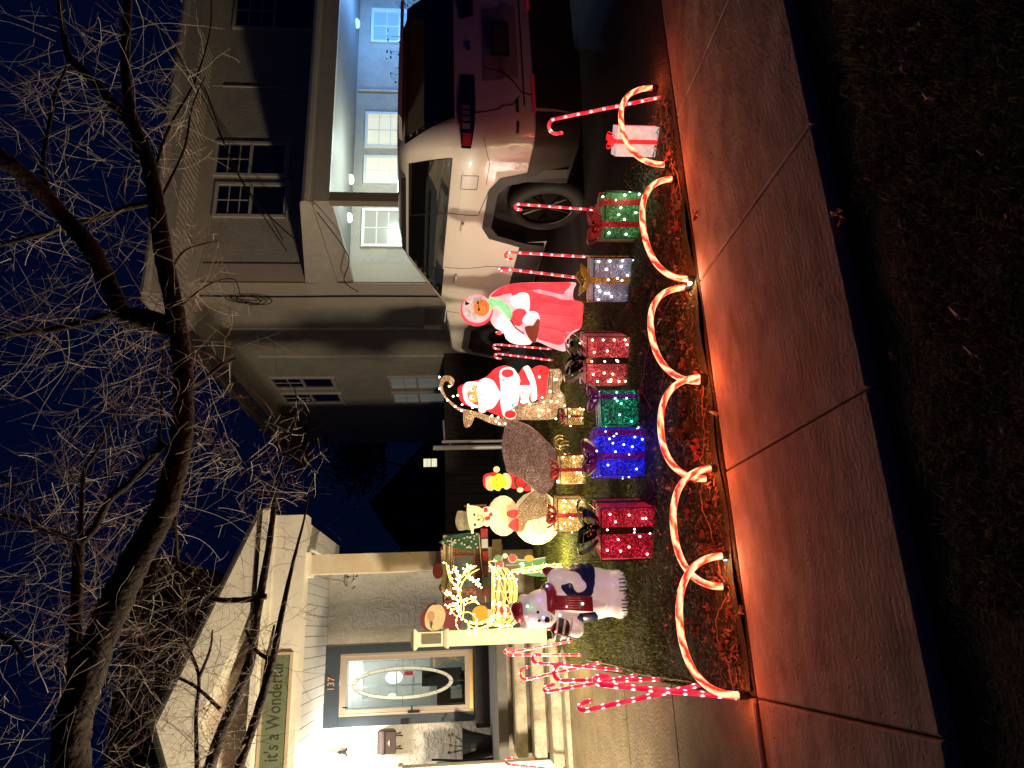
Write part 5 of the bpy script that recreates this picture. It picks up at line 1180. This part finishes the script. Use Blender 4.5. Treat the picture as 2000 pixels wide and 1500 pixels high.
for q, (a, b, top, lab) in enumerate(AA):
    A, B_ = GI(*a), GI(*b); A.z = gz(A.x, A.y); B_.z = gz(B_.x, B_.y); c = (A+B_)/2
    hgt = PD(750, top, depth(c)).z; d_ = ray(1500-(a[1]+b[1])/2, top); tt_ = ((c-CAM).x**2+(c-CAM).y**2)**.5/(d_.x**2+d_.y**2)**.5; hgt = (CAM+d_*tt_).z - c.z
    t = thing('light_arch', lab, 'light arch', c, 0, 'rope light arches along the pavement'); A -= c; B_ -= c
    pts = []
    for i in range(41):
        u = math.pi*i/40; s = -math.cos(u)*(1+.06*math.sin(u)**2); s = math.copysign(abs(s)**.92, s)
        pts.append(Vector(((A.x*(1-s)+B_.x*(1+s))/2, (A.y*(1-s)+B_.y*(1+s))/2+.004*math.sin(3*u), A.z*(1-s)/2+B_.z*(1+s)/2+.03+(hgt-.045)*math.sin(u)**.86)))
    MB().tube(pts, .0185, 12).build('rope_light', ARCH, t, sm=True)
    for e, nx_ in ((pts[0], pts[1]), (pts[-1], pts[-2])): MB().tube([e+Vector((0,0,.02)), e-Vector((0,0,.10))], [.023,.018], 10).build('end_socket', DARK, t)
    lp = [Vector(pts[i]) for i in (3, 20, 37)]
    for i, v in enumerate(lp): lamp('arch_lamp', v+Vector((0, -.035 if i != 1 else -.06, -.0 if i != 1 else .03)), (1.9 if i != 1 else 2.6), (1, .15, .045), .04, t)
for ix, iy in ((1362, 553), (1428, 1090)):
    p = GI(ix, iy); o = thing('spare_bulb', 'bare white bulb glowing on the soil %s' % ('between the second and third arches' if iy < 600 else 'where the two left arches cross'), 'bulb', (p.x, p.y, gz(p.x,p.y)+.03))
    MB().ball((0,0,0), .013, 10, 7).build('glass', LED_W, o, sm=True); MB().tube([(0,0,-.03),(.0,0,-.01)], .008, 6).build('socket', DARK, o); lamp('spare_light', (0,-.02,.03), .9, (1,.85,.5), .01, o)

# ================================================================== candy canes
def spots(m):
    """bright bulb points under the plastic of the cane"""
    t = m.node_tree; N = t.nodes; L = t.links; b = N['Principled BSDF']; tc = [n for n in N if n.type == 'TEX_COORD'][0]
    s = N.new('ShaderNodeSeparateXYZ'); L.new(tc.outputs['UV'], s.inputs[0])
    def M2(op, a, bb, c=None):
        n = N.new('ShaderNodeMath'); n.operation = op
        for i, v in enumerate((a, bb, c)):
            if v is None: continue
            if isinstance(v, (int, float)): n.inputs[i].default_value = v
            else: L.new(v, n.inputs[i])
        return n.outputs[0]
    v = M2('SUBTRACT', M2('FRACT', M2('MULTIPLY', s.outputs[1], 11.0), 0), .5); u = M2('SUBTRACT', M2('FRACT', M2('MULTIPLY', s.outputs[0], 3.0), 0), .5)
    d = M2('SQRT', M2('ADD', M2('MULTIPLY', v, M2('MULTIPLY', v, 9.0)), M2('MULTIPLY', u, M2('MULTIPLY', u, 1.4))), 0)
    mr = N.new('ShaderNodeMapRange'); mr.inputs[1].default_value = .12; mr.inputs[2].default_value = .55; mr.inputs[3].default_value = 1; mr.inputs[4].default_value = 0; L.new(d, mr.inputs[0])
    old = b.inputs['Emission Color'].links[0].from_socket; mx_ = N.new('ShaderNodeMix'); mx_.data_type = 'RGBA'; L.new(M2('POWER', mr.outputs[0], 2.0), mx_.inputs[0]); L.new(old, mx_.inputs[6]); mx_.inputs[7].default_value = (6, 3.4, 3.4, 1)
    L.new(mx_.outputs[2], b.inputs['Emission Color']); return m
CANE = spots(stripes('cane_plastic', (.95,.02,.05), (1,.16,.13), .78, .85, 5, 1, .2)); CANE2 = spots(stripes('cane_plastic_pink', (.9,.012,.07), (1,.07,.13), .74, .78, 5, 1, .2))
def cane(base, top, hook, lab, r=.013, R_=.05, m=None, dep=None, group='candy cane lights', zb=None):
    b = GI(*base) if dep is None else PD(1500-base[1], base[0], dep)
    if dep is None: b.z = gz(b.x, b.y)
    d = ray(1500-top[1], top[0]); k_ = depth(b)/FPX; T = PD(1500-top[1], top[0], depth(b))
    t = thing('candy_cane', lab, 'candy cane light', (b.x, b.y, gz(b.x, b.y)), 0, group); o = Vector((b.x, b.y, gz(b.x, b.y)))
    s0 = b-o; s1 = T-o; ax = (s1-s0).normalized(); h = Vector(hook); h = (h-ax*h.dot(ax)).normalized(); s1 = s1-ax*(R_+r)
    pts = [s0+(s1-s0)*i/10 for i in range(11)]+[s1+h*R_*(1-math.cos(a))+ax*R_*math.sin(a) for a in [math.pi*i/12 for i in range(1, 13)]]
    pts.append(pts[-1]-ax*R_*.5)
    MB().tube(pts, r, 10).build('tube', m or CANE, t, sm=True); MB().tube([s0+Vector((0,0,.02)), Vector((s0.x, s0.y, -.12))], .006, 5).build('stake', DARK, t); MB().ball(pts[-1], r*1.05, 8, 6).build('end_cap', DARK if 0 else CANE, t, sm=True)
    return t
RT = Rv.copy(); RT.z = 0; RT.normalize(); FT = Vector((Fv.x, Fv.y, 0)).normalized()
Lf = -RT
cane((1292,190), (1066,236), Lf, 'candy cane light standing alone at the driveway edge, hook to the left', .0125, .052)
cane((1185,412), (1004,398), (Lf*.5+FT), 'candy cane light in front of the rear car wheel', .0125, .035) 
cane((1150,502), (985,492), (Lf*.55+FT*.6), 'right cane of the pair behind the silver gift', .0125, .035, dep=6.1)
cane((1150,545), (970,523), FT, 'left cane of the pair behind the silver gift, seen edge on', .0125, .05, dep=6.1)
cane((1080,655), (968,648), (Lf*.4-FT), 'candy cane light half hidden behind the woman figure', .012, .035, dep=8.3)
cane((1078,682), (962,672), (Lf*.7-FT), 'candy cane light between the woman and the Santa, right one', .012, .05, dep=8.3)
cane((1080,704), (965,690), (Lf*.7-FT), 'candy cane light closest to the Santa figure', .012, .05, dep=8.3)
cane((1120,1252), (983,1277), FT, 'slanted candy cane light nearest the lamp post, leaning away from the grass', .0125, .05)
cane((1140,1279), (990,1280), FT, 'upright candy cane light beside the slanted one nearest the lamp post', .0125, .05)
cane((1216,1309), (1037,1294), (Lf*-.35+FT*.6), 'straight candy cane on the walk edge with a short hook turned right', .013, .04, CANE2)
cane((1178,1293), (1016,1330), (RT*.7+FT*.4), 'candy cane leaning left with a wide hook in front of the steps', .0125, .05)
cane((1290,1327), (1078,1330), (RT*.8+FT*.2), 'pink candy cane with a round hook in the middle of the walk row', .014, .055, CANE2)
cane((1247,1318), (1060,1353), FT, 'leaning candy cane crossing behind the round hooked pink one', .013, .05, CANE2)
cane((1458,1363), (1158,1336), FT, 'tall pink candy cane nearest the pavement corner', .0145, .055, CANE2)
cane((1370,1337), (1128,1391), FT, 'pink candy cane leaning furthest out over the walk', .014, .05, CANE2)
cane((1125,1508), (985,1492), (RT*.2+FT), 'candy cane light at the left edge of the walk', .0125, .05)
for ix, iy, pw in ((1100,1265,.5), (1200,1300,.5), (1300,1335,.6), (1420,1352,.6)):
    p = GI(ix, iy); lamp('cane_lamp', (p.x-.05, p.y, gz(p.x,p.y)+.30), pw, (1,.08,.1), .05)

# ================================================================== lit wire deer
f = Fig('wire_deer', 'yellow wire deer covered in bright warm bulbs beside the porch', 'deer figure', 1110, 1110, back=.15)
YW = mat('yellow_wire', (.8,.65,.2), .4, emit=(1,.76,.20), es=.62); quiet(YW)
def D3(ix, iy, y=0): x, z = f.xz(ix, iy); return Vector((x, y, z))
LP = []
def wire(name, pts, r=.005, led=0, sm=4, closed=False, jit=.012):
    P = spline(pts, sm, closed); MB().tube(P, r, 5, closed=closed).build(name, YW, f.t)
    for q in range(led): v = random.choice(P); LP.append(v+Vector((uni(-jit,jit), uni(-jit,jit)-.01, uni(-jit,jit))))
random.seed(21)
# body rings
bs = [(975,1105,.07,.085),(985,1125,.10,.12),(985,1150,.11,.13),(983,1175,.11,.13),(985,1195,.12,.145),(975,1212,.09,.12)]
f_k = f.k
rings = []
for ix, iy, ry, rz_ in bs:
    c = D3(ix, iy, .05); rings.append([c+Vector((.012*math.sin(a), ry*math.cos(a), rz_*math.sin(a))) for a in [2*math.pi*i/12 for i in range(12)]])
    wire('body_hoop', rings[-1], .005, 9, 2, True)
for i in range(12): wire('body_rib', [rg[i] for rg in rings], .004, 6)
for q in range(22):
    a, b = random.choice(rings), random.choice(rings); wire('cross_wire', [random.choice(a), random.choice(b)], .003, 2, 1)
# neck, head
nk = [(975,1205,.09),(950,1212,.07),(930,1215,.055),(915,1210,.05)]
nr = []
for ix, iy, rr in nk: c = D3(ix, iy, .03); nr.append([c+Vector((rr*math.cos(a), rr*math.sin(a), 0)) for a in [2*math.pi*i/8 for i in range(8)]]); wire('neck_hoop', nr[-1], .004, 5, 2, True)
for i in range(8): wire('neck_rib', [r_[i] for r_ in nr], .004, 4)
for s_ in (-.035, .035):
    wire('head_wire', [D3(895,1190,s_), D3(890,1205,s_*1.3), D3(900,1222,s_*.8), D3(912,1228,s_*.4), D3(925,1215,s_), D3(930,1200,s_), D3(915,1185,s_*1.2)], .004, 12, 4, True)
    wire('head_wire', [D3(895,1190,s_), D3(912,1205,s_*1.2), D3(912,1228,s_*.4)], .004, 5)
    wire('ear', [D3(893,1192,s_*1.5), D3(882,1180,s_*3.2), D3(895,1178,s_*2)], .004, 4, 3, True)
for pts_ in ([(898,1190),(900,1165),(893,1140),(905,1115),(930,1100)], [(893,1160),(878,1150),(873,1143)], [(897,1140),(880,1125),(872,1092)], [(898,1128),(890,1110),(886,1098)], [(905,1115),(925,1125),(935,1135)], [(900,1165),(920,1160),(930,1165)], [(898,1178),(885,1172),(874,1175)], [(903,1120),(912,1103),(920,1098)]):
    for s_ in (-1, 1): wire('antler', [D3(a, b, s_*(.03+.045*i)) for i, (a, b) in enumerate(pts_)], .007, 14, 4, jit=.028); wire('antler_wire', [D3(a+5, b+6, s_*(.03+.045*i)) for i, (a, b) in enumerate(pts_)], .004, 3, 4, jit=.02)
# legs
for x0, x1, s_ in ((1108,1113,-.07),(1104,1103,.10),(1200,1205,-.08),(1192,1190,.09)):
    for e in (-.018, .018): wire('leg', [D3(1000, x0+6, s_), D3(1045, x0+4+e*200, s_+e), D3(1075, x0-2, s_+e), D3(1105, x1+e*120, s_+e*.5)], .005, 12)
    for q in range(4): wire('leg_ring', [D3(1020+q*22, x0+8-q*3, s_-.02), D3(1020+q*22, x0-6, s_+.02)], .003, 2, 1)
wire('tail', [D3(965,1105,.05), D3(955,1093,.05), D3(972,1092,.05)], .005, 6)
wire('base_bar', [D3(1106,1113,-.07), D3(1106,1103,.10), D3(1106,1190,.09), D3(1106,1205,-.08)], .005, 0, 1, True)
random.shuffle(LP); bulbs(f.t, LP[:298], quiet(mat('yellow_bulb', (1,.95,.7), emit=(1,.92,.62), es=12)), .0082)
lamp('deer_lamp', D3(940,1180,-.45), 8, (1,.80,.35), .15, f.t); lamp('deer_lamp', D3(1065,1088,-.30), 38, (1,.84,.30), .12, f.t); lamp('deer_lamp', D3(1050,1262,-.35), 13, (1,.86,.35), .12, f.t)  # last two are added fills beside the deer that brighten the grass

# ================================================================== countdown board on the porch ledge
f = Fig('countdown_board', 'painted Countdown to Christmas board with window, bricks and fir tree on the porch ledge', 'decoration', 1085, 1110, zo=(600,1000,4))
lift_ = PY(390, 960, PF-.2); f.t.location = (lift_.x, PF-.22, FL+.02); f.p = Vector(f.t.location); f.k = depth(f.p)/FPX; q = f.p-CAM; s_ = FPX/q.dot(Fv); f.ix = 1000-q.dot(Uv)*s_; f.iy = 1500-(750+q.dot(Rv)*s_); f.t.rotation_euler = (0,0,-math.atan2(f.p.x, f.p.y))
BRK = mat('painted_brick', (.32,.12,.05), .6, var=.2); CRM = mat('painted_cream', (.62,.47,.26), .6, var=.1); MRN = mat('painted_maroon', (.16,.015,.02), .5)
f.plate('back', [(1060,170),(1060,640),(1060,700),(1415,690),(1415,165)], mat('painted_dark', (.10,.05,.03), .7), .0, .05, sm=0)
f.plate('scroll_top', [(1040,290),(1050,400),(1052,520),(1030,560),(1040,600),(1075,610),(1075,280)], MRN, -.02, .03); f.plate('wreath', [(985,430),(1000,400),(1040,395),(1060,430),(1060,480),(1030,505),(1000,495),(985,465)], mat('wreath_red', (.25,.02,.03), .5), -.03, .04); 
for q in range(12): f.ell('scallop', 1062, 300+q*27, 14, 14, CRM, -.035, .02, n=10)
f.plate('banner', [(1066,180),(1066,650),(1128,655),(1128,200),(1100,180)], CRM, -.045, .03, sm=0)
x, z = f.xz(1096, 460)
text('lettering', 'Countdown to Christmas', .072, mat('brown_ink', (.04,.012,.005), .6), (x, -.088, z), f.t, sx=.88)
random.seed(5)
for i in range(7):
    for j in range(12):
        a, b = 1136+i*26, 205+j*36+(18 if i % 2 else 0)
        if 1150 < a < 1320 and 335 < b < 580: continue
        if b > 610: continue
        f.plate('brick', [(a,b),(a,b+31),(a+22,b+31),(a+22,b)], BRK, -.015, .02, sm=0, edge=.002, lift=.002)
f.plate('window', [(1150,345),(1150,580),(1300,580),(1300,345)], mat('painted_window', (.16,.22,.28), .4, var=.3, vscale=15), -.02, .03, sm=0)
cs = stripes('twist_trim', (.5,.03,.03), (.7,.6,.5), .12, .2, 28, 1, .1)
f.line('candy_border', [(1146,340),(1146,588),(1306,588),(1306,340)], cs, -.045, .008, sm=0, closed=True)
f.plate('fir_tree', [(1032,232),(1100,185),(1200,170),(1300,160),(1350,165),(1345,240),(1300,310),(1200,290),(1110,260)], mat('fir_green', (.02,.09,.035), .6, var=.4, vscale=30), -.05, .05, sm=0)
for q in range(34):
    a = uni(1060,1335); hw = (a-1030)*.20; b = 235+uni(-hw, hw); f.ell('snow_dot', a, b, 7, 7, mat('snow_paint', (.6,.6,.5), .6) if q == 0 else bpy.data.materials['snow_paint'], -.085, .012, n=8, edge=.002)
f.line('rope_trim', [(1345,180),(1360,400),(1375,560),(1388,690)], CRM, -.06, .007); f.line('rope_trim', [(1130,200),(1128,420),(1078,640),(1050,870)], CRM, -.085, .008)
for a, b, c_ in ((1360,170,R_RED),(1365,250,mat('painted_white', (.55,.55,.52), .5)),(1370,345,R_RED),(1365,450,MRN),(1360,540,mat('painted_green', (.03,.10,.05), .5)),(1370,610,MRN)):
    f.plate('painted_gift', [(a,b-35),(a,b+35),(1414,b+35),(1414,b-35)], c_, -.05, .06, sm=0)
# bust of santa beside the board
MB()
f.plate('santa_coat', [(1060,690),(1100,660),(1170,670),(1200,740),(1195,860),(1150,885),(1080,870),(1060,800)], MRN, -.08, .10, edge=.02, lift=.02); f.plate('santa_hat', [(893,790),(905,750),(950,700),(1000,680),(1010,720),(950,760),(935,830),(975,875),(930,870),(900,840)], MRN, -.10, .08, edge=.015, lift=.02)
f.plate('santa_beard', [(960,720),(1000,695),(1050,700),(1080,760),(1060,840),(1010,880),(975,870),(985,820),(960,780)], CRM, -.11, .08, edge=.015, lift=.02); f.plate('santa_trim', [(925,780),(950,720),(990,690),(1000,710),(960,770),(965,850),(990,875),(960,870),(930,840)], CRM, -.125, .06, edge=.01)
f.ell('santa_face', 972, 775, 28, 34, mat('painted_skin', (.5,.25,.14), .6), -.13, .06, edge=.01, lift=.015)
# round cutouts behind the deer
f = Fig('ornament_cutout', 'green panel cutout with red and green round ornaments and balloon behind the wire deer', 'decoration', 1085, 1100, zo=(600,1000,4), back=.5)
OG = mat('cutout_green', (.10,.28,.14), .6); OR_ = mat('cutout_red', (.5,.07,.08), .6); OWh = mat('cutout_white', (.6,.58,.5), .6)
f.plate('panel', [(1640,365),(1700,370),(1780,365),(1890,350),(1930,380),(1930,470),(1850,500),(1700,480),(1650,420)], OG, 0, .02); f.line('panel_rim', [(1640,365),(1700,370),(1780,365),(1890,350)], OWh, -.01, .008)
for a, b, m_ in ((1490,360,OG),(1500,400,OR_),(1482,450,OG),(1605,355,OR_)): f.ell('ornament_rim', a, b, 36, 36, OWh, -.02, .012); f.ell('ornament', a, b, 29, 29, m_, -.035, .015)
f.ell('balloon', 1732, 360, 38, 26, mat('cutout_orange', (.6,.35,.05), .5), -.03, .02); f.ell('ornament', 1545, 335, 22, 20, OWh, -.03, .02); MB().tube([(0,.02,-.1),(0,.02,.5)], .01, 5).build('stake', GAL, f.t)
# orange and red figure left of the deer
f = Fig('orange_figure', 'small figure with orange and red clothes half hidden behind the deer neck', 'decoration', 1085, 1205, zo=(600,1000,4), back=.4)
f.plate('coat', [(1290,760),(1340,720),(1400,730),(1410,800),(1380,850),(1310,850)], mat('orange_plastic', (.75,.35,.03), .4, emit=(1,.45,.03), es=.5), 0, .08, edge=.02, lift=.02)
f.plate('legs', [(1440,740),(1500,730),(1600,750),(1680,800),(1640,850),(1560,860),(1460,830)], GR_red, -.01, .08, edge=.02, lift=.02); f.ell('waist', 1420, 800, 45, 55, glow('peach_plastic', (1,.55,.35), .6), .01, .07, edge=.015, lift=.015)
MB().tube([(0,.05,-.1),(0,.05,.6)], .01, 5).build('stake', GAL, f.t)

# ================================================================== cords on the ground
def cord(pts, r, m, lab, nm='extension_cord', grp='light cords on the ground'):
    P = []
    for a, b in pts: p = GI(a, b); P.append(Vector((p.x, p.y, gz(p.x, p.y)+.022)))
    P = spline(P, 6); tag(MB().tube([p+Vector((uni(-.004,.004), uni(-.004,.004), uni(-.006,.006))) for p in P], r, 5).build(nm, m), lab, 'cord', grp)
CORDM = mat('copper_cord', (.45,.2,.12), .5)
cord([(1340,545),(1310,600),(1285,650),(1268,700),(1262,760),(1275,790)], .0028, CORDM, 'thin twisted cord crossing the litter under the third arch')
cord([(1390,740),(1380,800),(1385,850),(1375,900)], .0028, CORDM, 'short cord hanging by the foot of the fourth arch')
cord([(1380,935),(1382,985),(1400,1045),(1415,1110),(1428,1140)], .003, CORDM, 'twisted tan cord running inside the fifth arch')
cord([(1428,1165),(1410,1210),(1415,1255),(1432,1300),(1442,1355)], .004, CORDM, 'thicker twisted cord inside the largest arch')
cord([(1150,1290),(1215,1302),(1260,1318),(1310,1325),(1370,1335),(1395,1350)], .003, TANW, 'tan cord following the grass edge along the candy canes')
cord([(1225,350),(1245,380),(1243,400)], .0028, TANW, 'pale cord looping beside the light green gift'); cord([(1320,320),(1340,350),(1345,400),(1320,410),(1322,370),(1345,345)], .003, CORDM, 'looped cord lying at the foot of the second arch')
cord([(1190,590),(1192,640)], .0025, TANW, 'straight tan cord from the silver gift to the rose gift'); cord([(1042,668),(1065,690),(1095,712)], .003, TANW, 'tan cord slanting down from the woman figure')
wc = MB(); wc.tube([(-.385,3.706,.012),(-.8,3.71,.012),(-1.5,3.712,.012)], .012, 6); tag(wc.build('white_cord', mat('white_cord', (.6,.5,.42), .5)), 'pale cord lying in the joint between the walk and the pavement', 'cord')
p = GI(1262, 780); tr = thing('cord_junction', 'small black plug box with red label on a stake beside the teal gift', 'plug', (p.x, p.y, gz(p.x,p.y)))
MB().box(-.03,.03,-.02,.02,.02,.05).build('plug', DARK, tr); MB().box(.035,.075,-.02,.02,.025,.05).build('plug_label', mat('plug_red', (.35,.08,.06), .5), tr); MB().tube([(0,0,-.05),(0,0,.03)], .005, 5).build('stake', DARK, tr)

# ================================================================== bare tree over the pavement
def dpt(ix, iy, D): return PD(1500-iy, ix, D)
random.seed(77)
TP = (-2.75, 1.45)
tree = thing('bare_tree', 'large leafless tree with dark limbs arching across the top of the view', 'tree', (TP[0], TP[1], -.08)); tO = Vector(tree.location)
SEG = []
def limb(name, pts, rads, par=tree, rec=True):
    P = spline([Vector(p)-tO for p in pts], 8); n = len(P); m = len(rads)-1
    rr = []
    for i in range(n):
        u = i/(n-1)*m; j = min(int(u), m-1); rr.append((rads[j]*(1-(u-j))+rads[j+1]*(u-j))*uni(.94,1.06))
    o = MB().tube([p+Vector((uni(-1,1), uni(-1,1), uni(-1,1)))*.06*r for p, r in zip(P, rr)], rr, 14 if rads[0] > .03 else 8).build(name, BARK, par, sm=True)
    if rec: SEG.append((P, rr))
    return o
trunk = limb('trunk', [(TP[0],TP[1],-.15),(TP[0]+.02,TP[1]+.05,.9),(-2.55,1.75,2.0),(-2.1,2.3,2.75),(-1.4,2.75,3.15),dpt(138,1530,3.35)], [.24,.19,.16,.13,.10,.085], rec=False)
K = 1/FPX
m1 = [(138,1530,3.35),(140,1440,3.3),(150,1380,3.3),(185,1280,3.3),(225,1180,3.3),(262,1100,3.3),(320,990,3.35),(350,880,3.4),(358,790,3.45),(355,700,3.5),(340,600,3.5),(320,500,3.55),(305,400,3.6),(290,320,3.65),(265,255,3.7),(220,200,3.8),(165,140,3.9),(135,110,4.0),(122,50,4.1),(112,-30,4.2)]
limb('limb', [dpt(*q) for q in m1], [.085,.082,.078,.075,.071,.068,.060,.055,.05,.048,.046,.043,.040,.036,.032,.028,.024,.020,.016,.012])
def L2(pts, w0, w1, par=tree): return limb('branch', [dpt(*q) for q in pts], [w0*pts[0][2]*K/2, (w0+w1)/2*pts[0][2]*K/2, w1*pts[-1][2]*K/2], par)
L2([(340,640,3.5),(290,622,3.5),(240,610,3.5),(215,560,3.5),(178,485,3.4),(125,425,3.4),(70,365,3.3),(0,305,3.2),(-60,260,3.2)], 36, 30)
L2([(275,300,3.65),(262,240,3.7),(247,170,3.8),(245,100,3.9),(250,0,4.0),(250,-60,4.1)], 24, 14)
L2([(305,395,3.6),(250,405,3.7),(215,418,3.8),(145,437,3.9),(70,460,4.0),(-20,482,4.1)], 13, 9)
L2([(215,615,3.5),(120,640,3.6),(60,648,3.6),(-20,655,3.7)], 15, 9)
L2([(330,625,3.5),(322,640,3.5),(260,622,3.45)], 30, 26)
L2([(120,430,3.4),(85,340,3.5),(95,250,3.6),(110,180,3.7),(130,130,3.8)], 12, 5)
L2([(140,1360,3.3),(146,1290,3.3),(150,1180,3.35),(154,1070,3.4),(160,1050,3.4)], 26, 19)
L2([(160,1060,3.4),(185,1030,3.4),(215,975,3.4),(250,945,3.4),(290,900,3.4),(320,865,3.4)], 14, 17)
L2([(156,1060,3.4),(160,980,3.4),(165,920,3.5),(190,880,3.5),(215,830,3.6),(245,760,3.7)], 11, 4)
L2([(155,1062,3.4),(120,1045,3.4),(85,1035,3.4),(40,1015,3.4),(-20,1000,3.4)], 10, 9)
L2([(310,870,3.4),(315,800,3.5),(318,700,3.6),(315,640,3.6)], 8, 4); L2([(355,740,3.45),(385,750,3.6),(430,715,3.7),(460,700,3.8)], 14, 5)
L2([(0,1240,3.5),(30,1260,3.5),(50,1290,3.5)], 14, 5); L2([(0,925,3.5),(60,985,3.5),(85,1035,3.5)], 5, 4)
# low boughs in front of the porch
limb('bough', [(-2.0,2.35,2.78),(-1.6,3.2,2.6),dpt(395,1560,4.2),dpt(412,1490,4.2),dpt(445,1400,4.2),dpt(487,1295,4.2),dpt(502,1200,4.2),dpt(520,1100,4.25),dpt(530,1030,4.3),dpt(538,960,4.4)], [.09,.055,.040,.036,.034,.030,.026,.022,.018,.010])
limb('bough', [(-1.8,2.75,2.7),dpt(452,1570,4.0),dpt(470,1490,4.0),dpt(500,1400,4.0),dpt(532,1290,4.0),dpt(550,1200,4.0),dpt(572,1100,4.1),dpt(595,1010,4.2),dpt(603,960,4.3)], [.06,.034,.028,.025,.021,.016,.010,.006,.003])
L2([(520,1165,4.2),(470,1172,4.2),(410,1168,4.2),(388,1135,4.2),(350,1110,4.2),(344,1050,4.2),(342,995,4.2)], 12, 6)
L2([(385,1530,4.2),(383,1400,4.2),(388,1320,4.2),(365,1250,4.2),(355,1150,4.3),(345,1100,4.3)], 9, 4); L2([(388,1325,4.2),(410,1270,4.2),(415,1230,4.2)], 7, 3)
L2([(430,1385,4.2),(380,1340,4.2),(320,1310,4.2),(260,1265,4.2),(190,1240,4.2)], 8, 3); L2([(530,1290,4.0),(500,1270,4.0),(480,1230,4.0)], 9, 5); L2([(510,1380,4.1),(520,1300,4.1),(532,1240,4.1),(536,1220,4.1)], 9, 4)
L2([(537,965,4.4),(500,935,4.5),(460,905,4.6),(425,890,4.7),(395,893,4.8)], 5, 2); L2([(540,950,4.4),(560,880,4.6),(580,800,4.8),(575,755,4.9)], 4, 1.5); L2([(495,935,4.4),(560,900,4.5),(590,880,4.6),(625,945,4.6)], 3, 1)
L2([(365,880,3.4),(400,850,3.6),(435,890,3.7),(500,900,3.8),(590,868,4.0)], 5, 2)
L2([(330,620,3.5),(400,560,3.7),(455,545,3.9),(470,580,3.9)], 4, 1.5); L2([(225,1175,3.5),(255,1190,3.5)], 5, 2)
L2([(300,340,3.7),(330,250,3.8),(380,160,4.0),(410,60,4.2),(412,-20,4.3)], 7, 2); L2([(318,380,3.7),(360,290,3.8),(375,210,3.9),(400,150,4.0)], 6, 2); L2([(330,540,3.6),(360,490,3.7),(425,470,3.8)], 5, 2)
# twigs
tw = MB(); bud = MB()
def twig(p, d, L, r, lev):
    n = max(4, int(L/.045)); P = [p]; D = d.normalized(); cv = Vector((uni(-1,1), uni(-1,1), uni(-1,1)))*.22
    for i in range(n):
        if rnd() < .25: cv = Vector((uni(-1,1), uni(-1,1), uni(-1,1)))*.30
        D = (D+cv*.5+Vector((uni(-1,1), uni(-1,1), uni(-1,1)))*.12+Vector((0,0,.03))).normalized(); P.append(P[-1]+D*L/n)
    tw.tube(P, [max(.0008, .82*r*(1-.75*i/n)) for i in range(n+1)], 3, caps=False)
    if lev > 0:
        for q in range(random.choice((2,3,4) if lev > 1 else (1,2,3))):
            i = random.randint(1, n-1); t_ = (P[i]-P[i-1]).normalized(); s = t_.orthogonal().normalized(); s.rotate(Matrix.Rotation(uni(0,6.28), 3, t_))
            twig(P[i], t_*uni(.2,.8)+s, L*uni(.35,.7), r*.62, lev-1)
random.seed(5)
for P, rr in SEG:
    ln = sum((P[i+1]-P[i]).length for i in range(len(P)-1)); far = (P[0]+tO-CAM).dot(Fv)
    for q in range(int(ln*20)+3):
        i = random.randint(1, len(P)-2); w_ = P[i]+tO; v = w_-CAM; s_ = FPX/v.dot(Fv); U, V = 750+v.dot(Rv)*s_, 1000-v.dot(Uv)*s_
        t_ = (P[i+1]-P[i-1]).normalized(); s = t_.orthogonal().normalized(); s.rotate(Matrix.Rotation(uni(0,6.28), 3, t_))
        if V > 300 and s.z < 0 and rnd() < .55: s.z = -s.z
        if U > 900 and rnd() < .25: continue
        if U > 900 and V > 200 and s.z < .1 and rnd() < .7: continue
        if V > 500 and rnd() < .5: continue
        twig(P[i], t_*uni(-.2,.7)+s*uni(.6,1.1), uni(.18,.62)*(1 if V < 420 else .62), uni(.0018,.0032), 2 if rnd() < .6 else 1)
# fine growth filling the left and top of the crown
for q in range(60):
    U = uni(-50, 1500); V = uni(-60, 330); 
    if U > 700 and rnd() < .3: continue
    D_ = uni(3.6, 5.5); p = PD(U, V, D_)-tO; twig(p, Vector((uni(-1,1), uni(-.6,.6), uni(-.6,1))), uni(.3,.8), uni(.0022,.004), 2)
for q in range(26):
    U = uni(-40, 560); V = uni(80, 470); D_ = uni(3.5, 5.0); p = PD(U, V, D_)-tO; twig(p, Vector((uni(-1,1), uni(-.6,.6), uni(-.6,1))), uni(.25,.7), uni(.0018,.0032), 2)
o = tw.build('twigs', TWIG, tree); o['kind'] = 'stuff'

# small things on the porch wall
h0 = PY(372, 650, HY-.45); hb = thing('hanging_basket', 'black wire hanging basket with dried stems beside the porch column', 'basket', (h0.x, h0.y, h0.z-.32))
mb = MB()
for k in range(8):
    a = k*math.pi/4; mb.tube([(.13*math.cos(a), .13*math.sin(a), .12), (.09*math.cos(a), .09*math.sin(a), .03), (0,0,0)], .003, 4)
for q in range(3): a = q*2.1; mb.tube([(.13*math.cos(a), .13*math.sin(a), .12), (0,0,.44)], .0025, 4)
mb.tube([(.13*math.cos(k*math.pi/8), .13*math.sin(k*math.pi/8), .12) for k in range(16)], .005, 4, closed=True); mb.build('wire_bowl', BLACKM, hb)
MB().tube([(0,0,.44),(0,0,.56)], .006, 5).build('hook', BLACKM, hb); mb = MB(); random.seed(8)
for k in range(9):
    a = uni(0,6.3); mb.tube(spline([(0,0,.06),(.08*math.cos(a),.08*math.sin(a),.16),(.17*math.cos(a),.15*math.sin(a),uni(-.05,.12))], 4), .003, 4); mb.ball((.17*math.cos(a),.15*math.sin(a),uni(-.05,.08)), .014, 6, 4)
mb.build('dried_stems', bpy.data.materials['dead_stem'], hb)
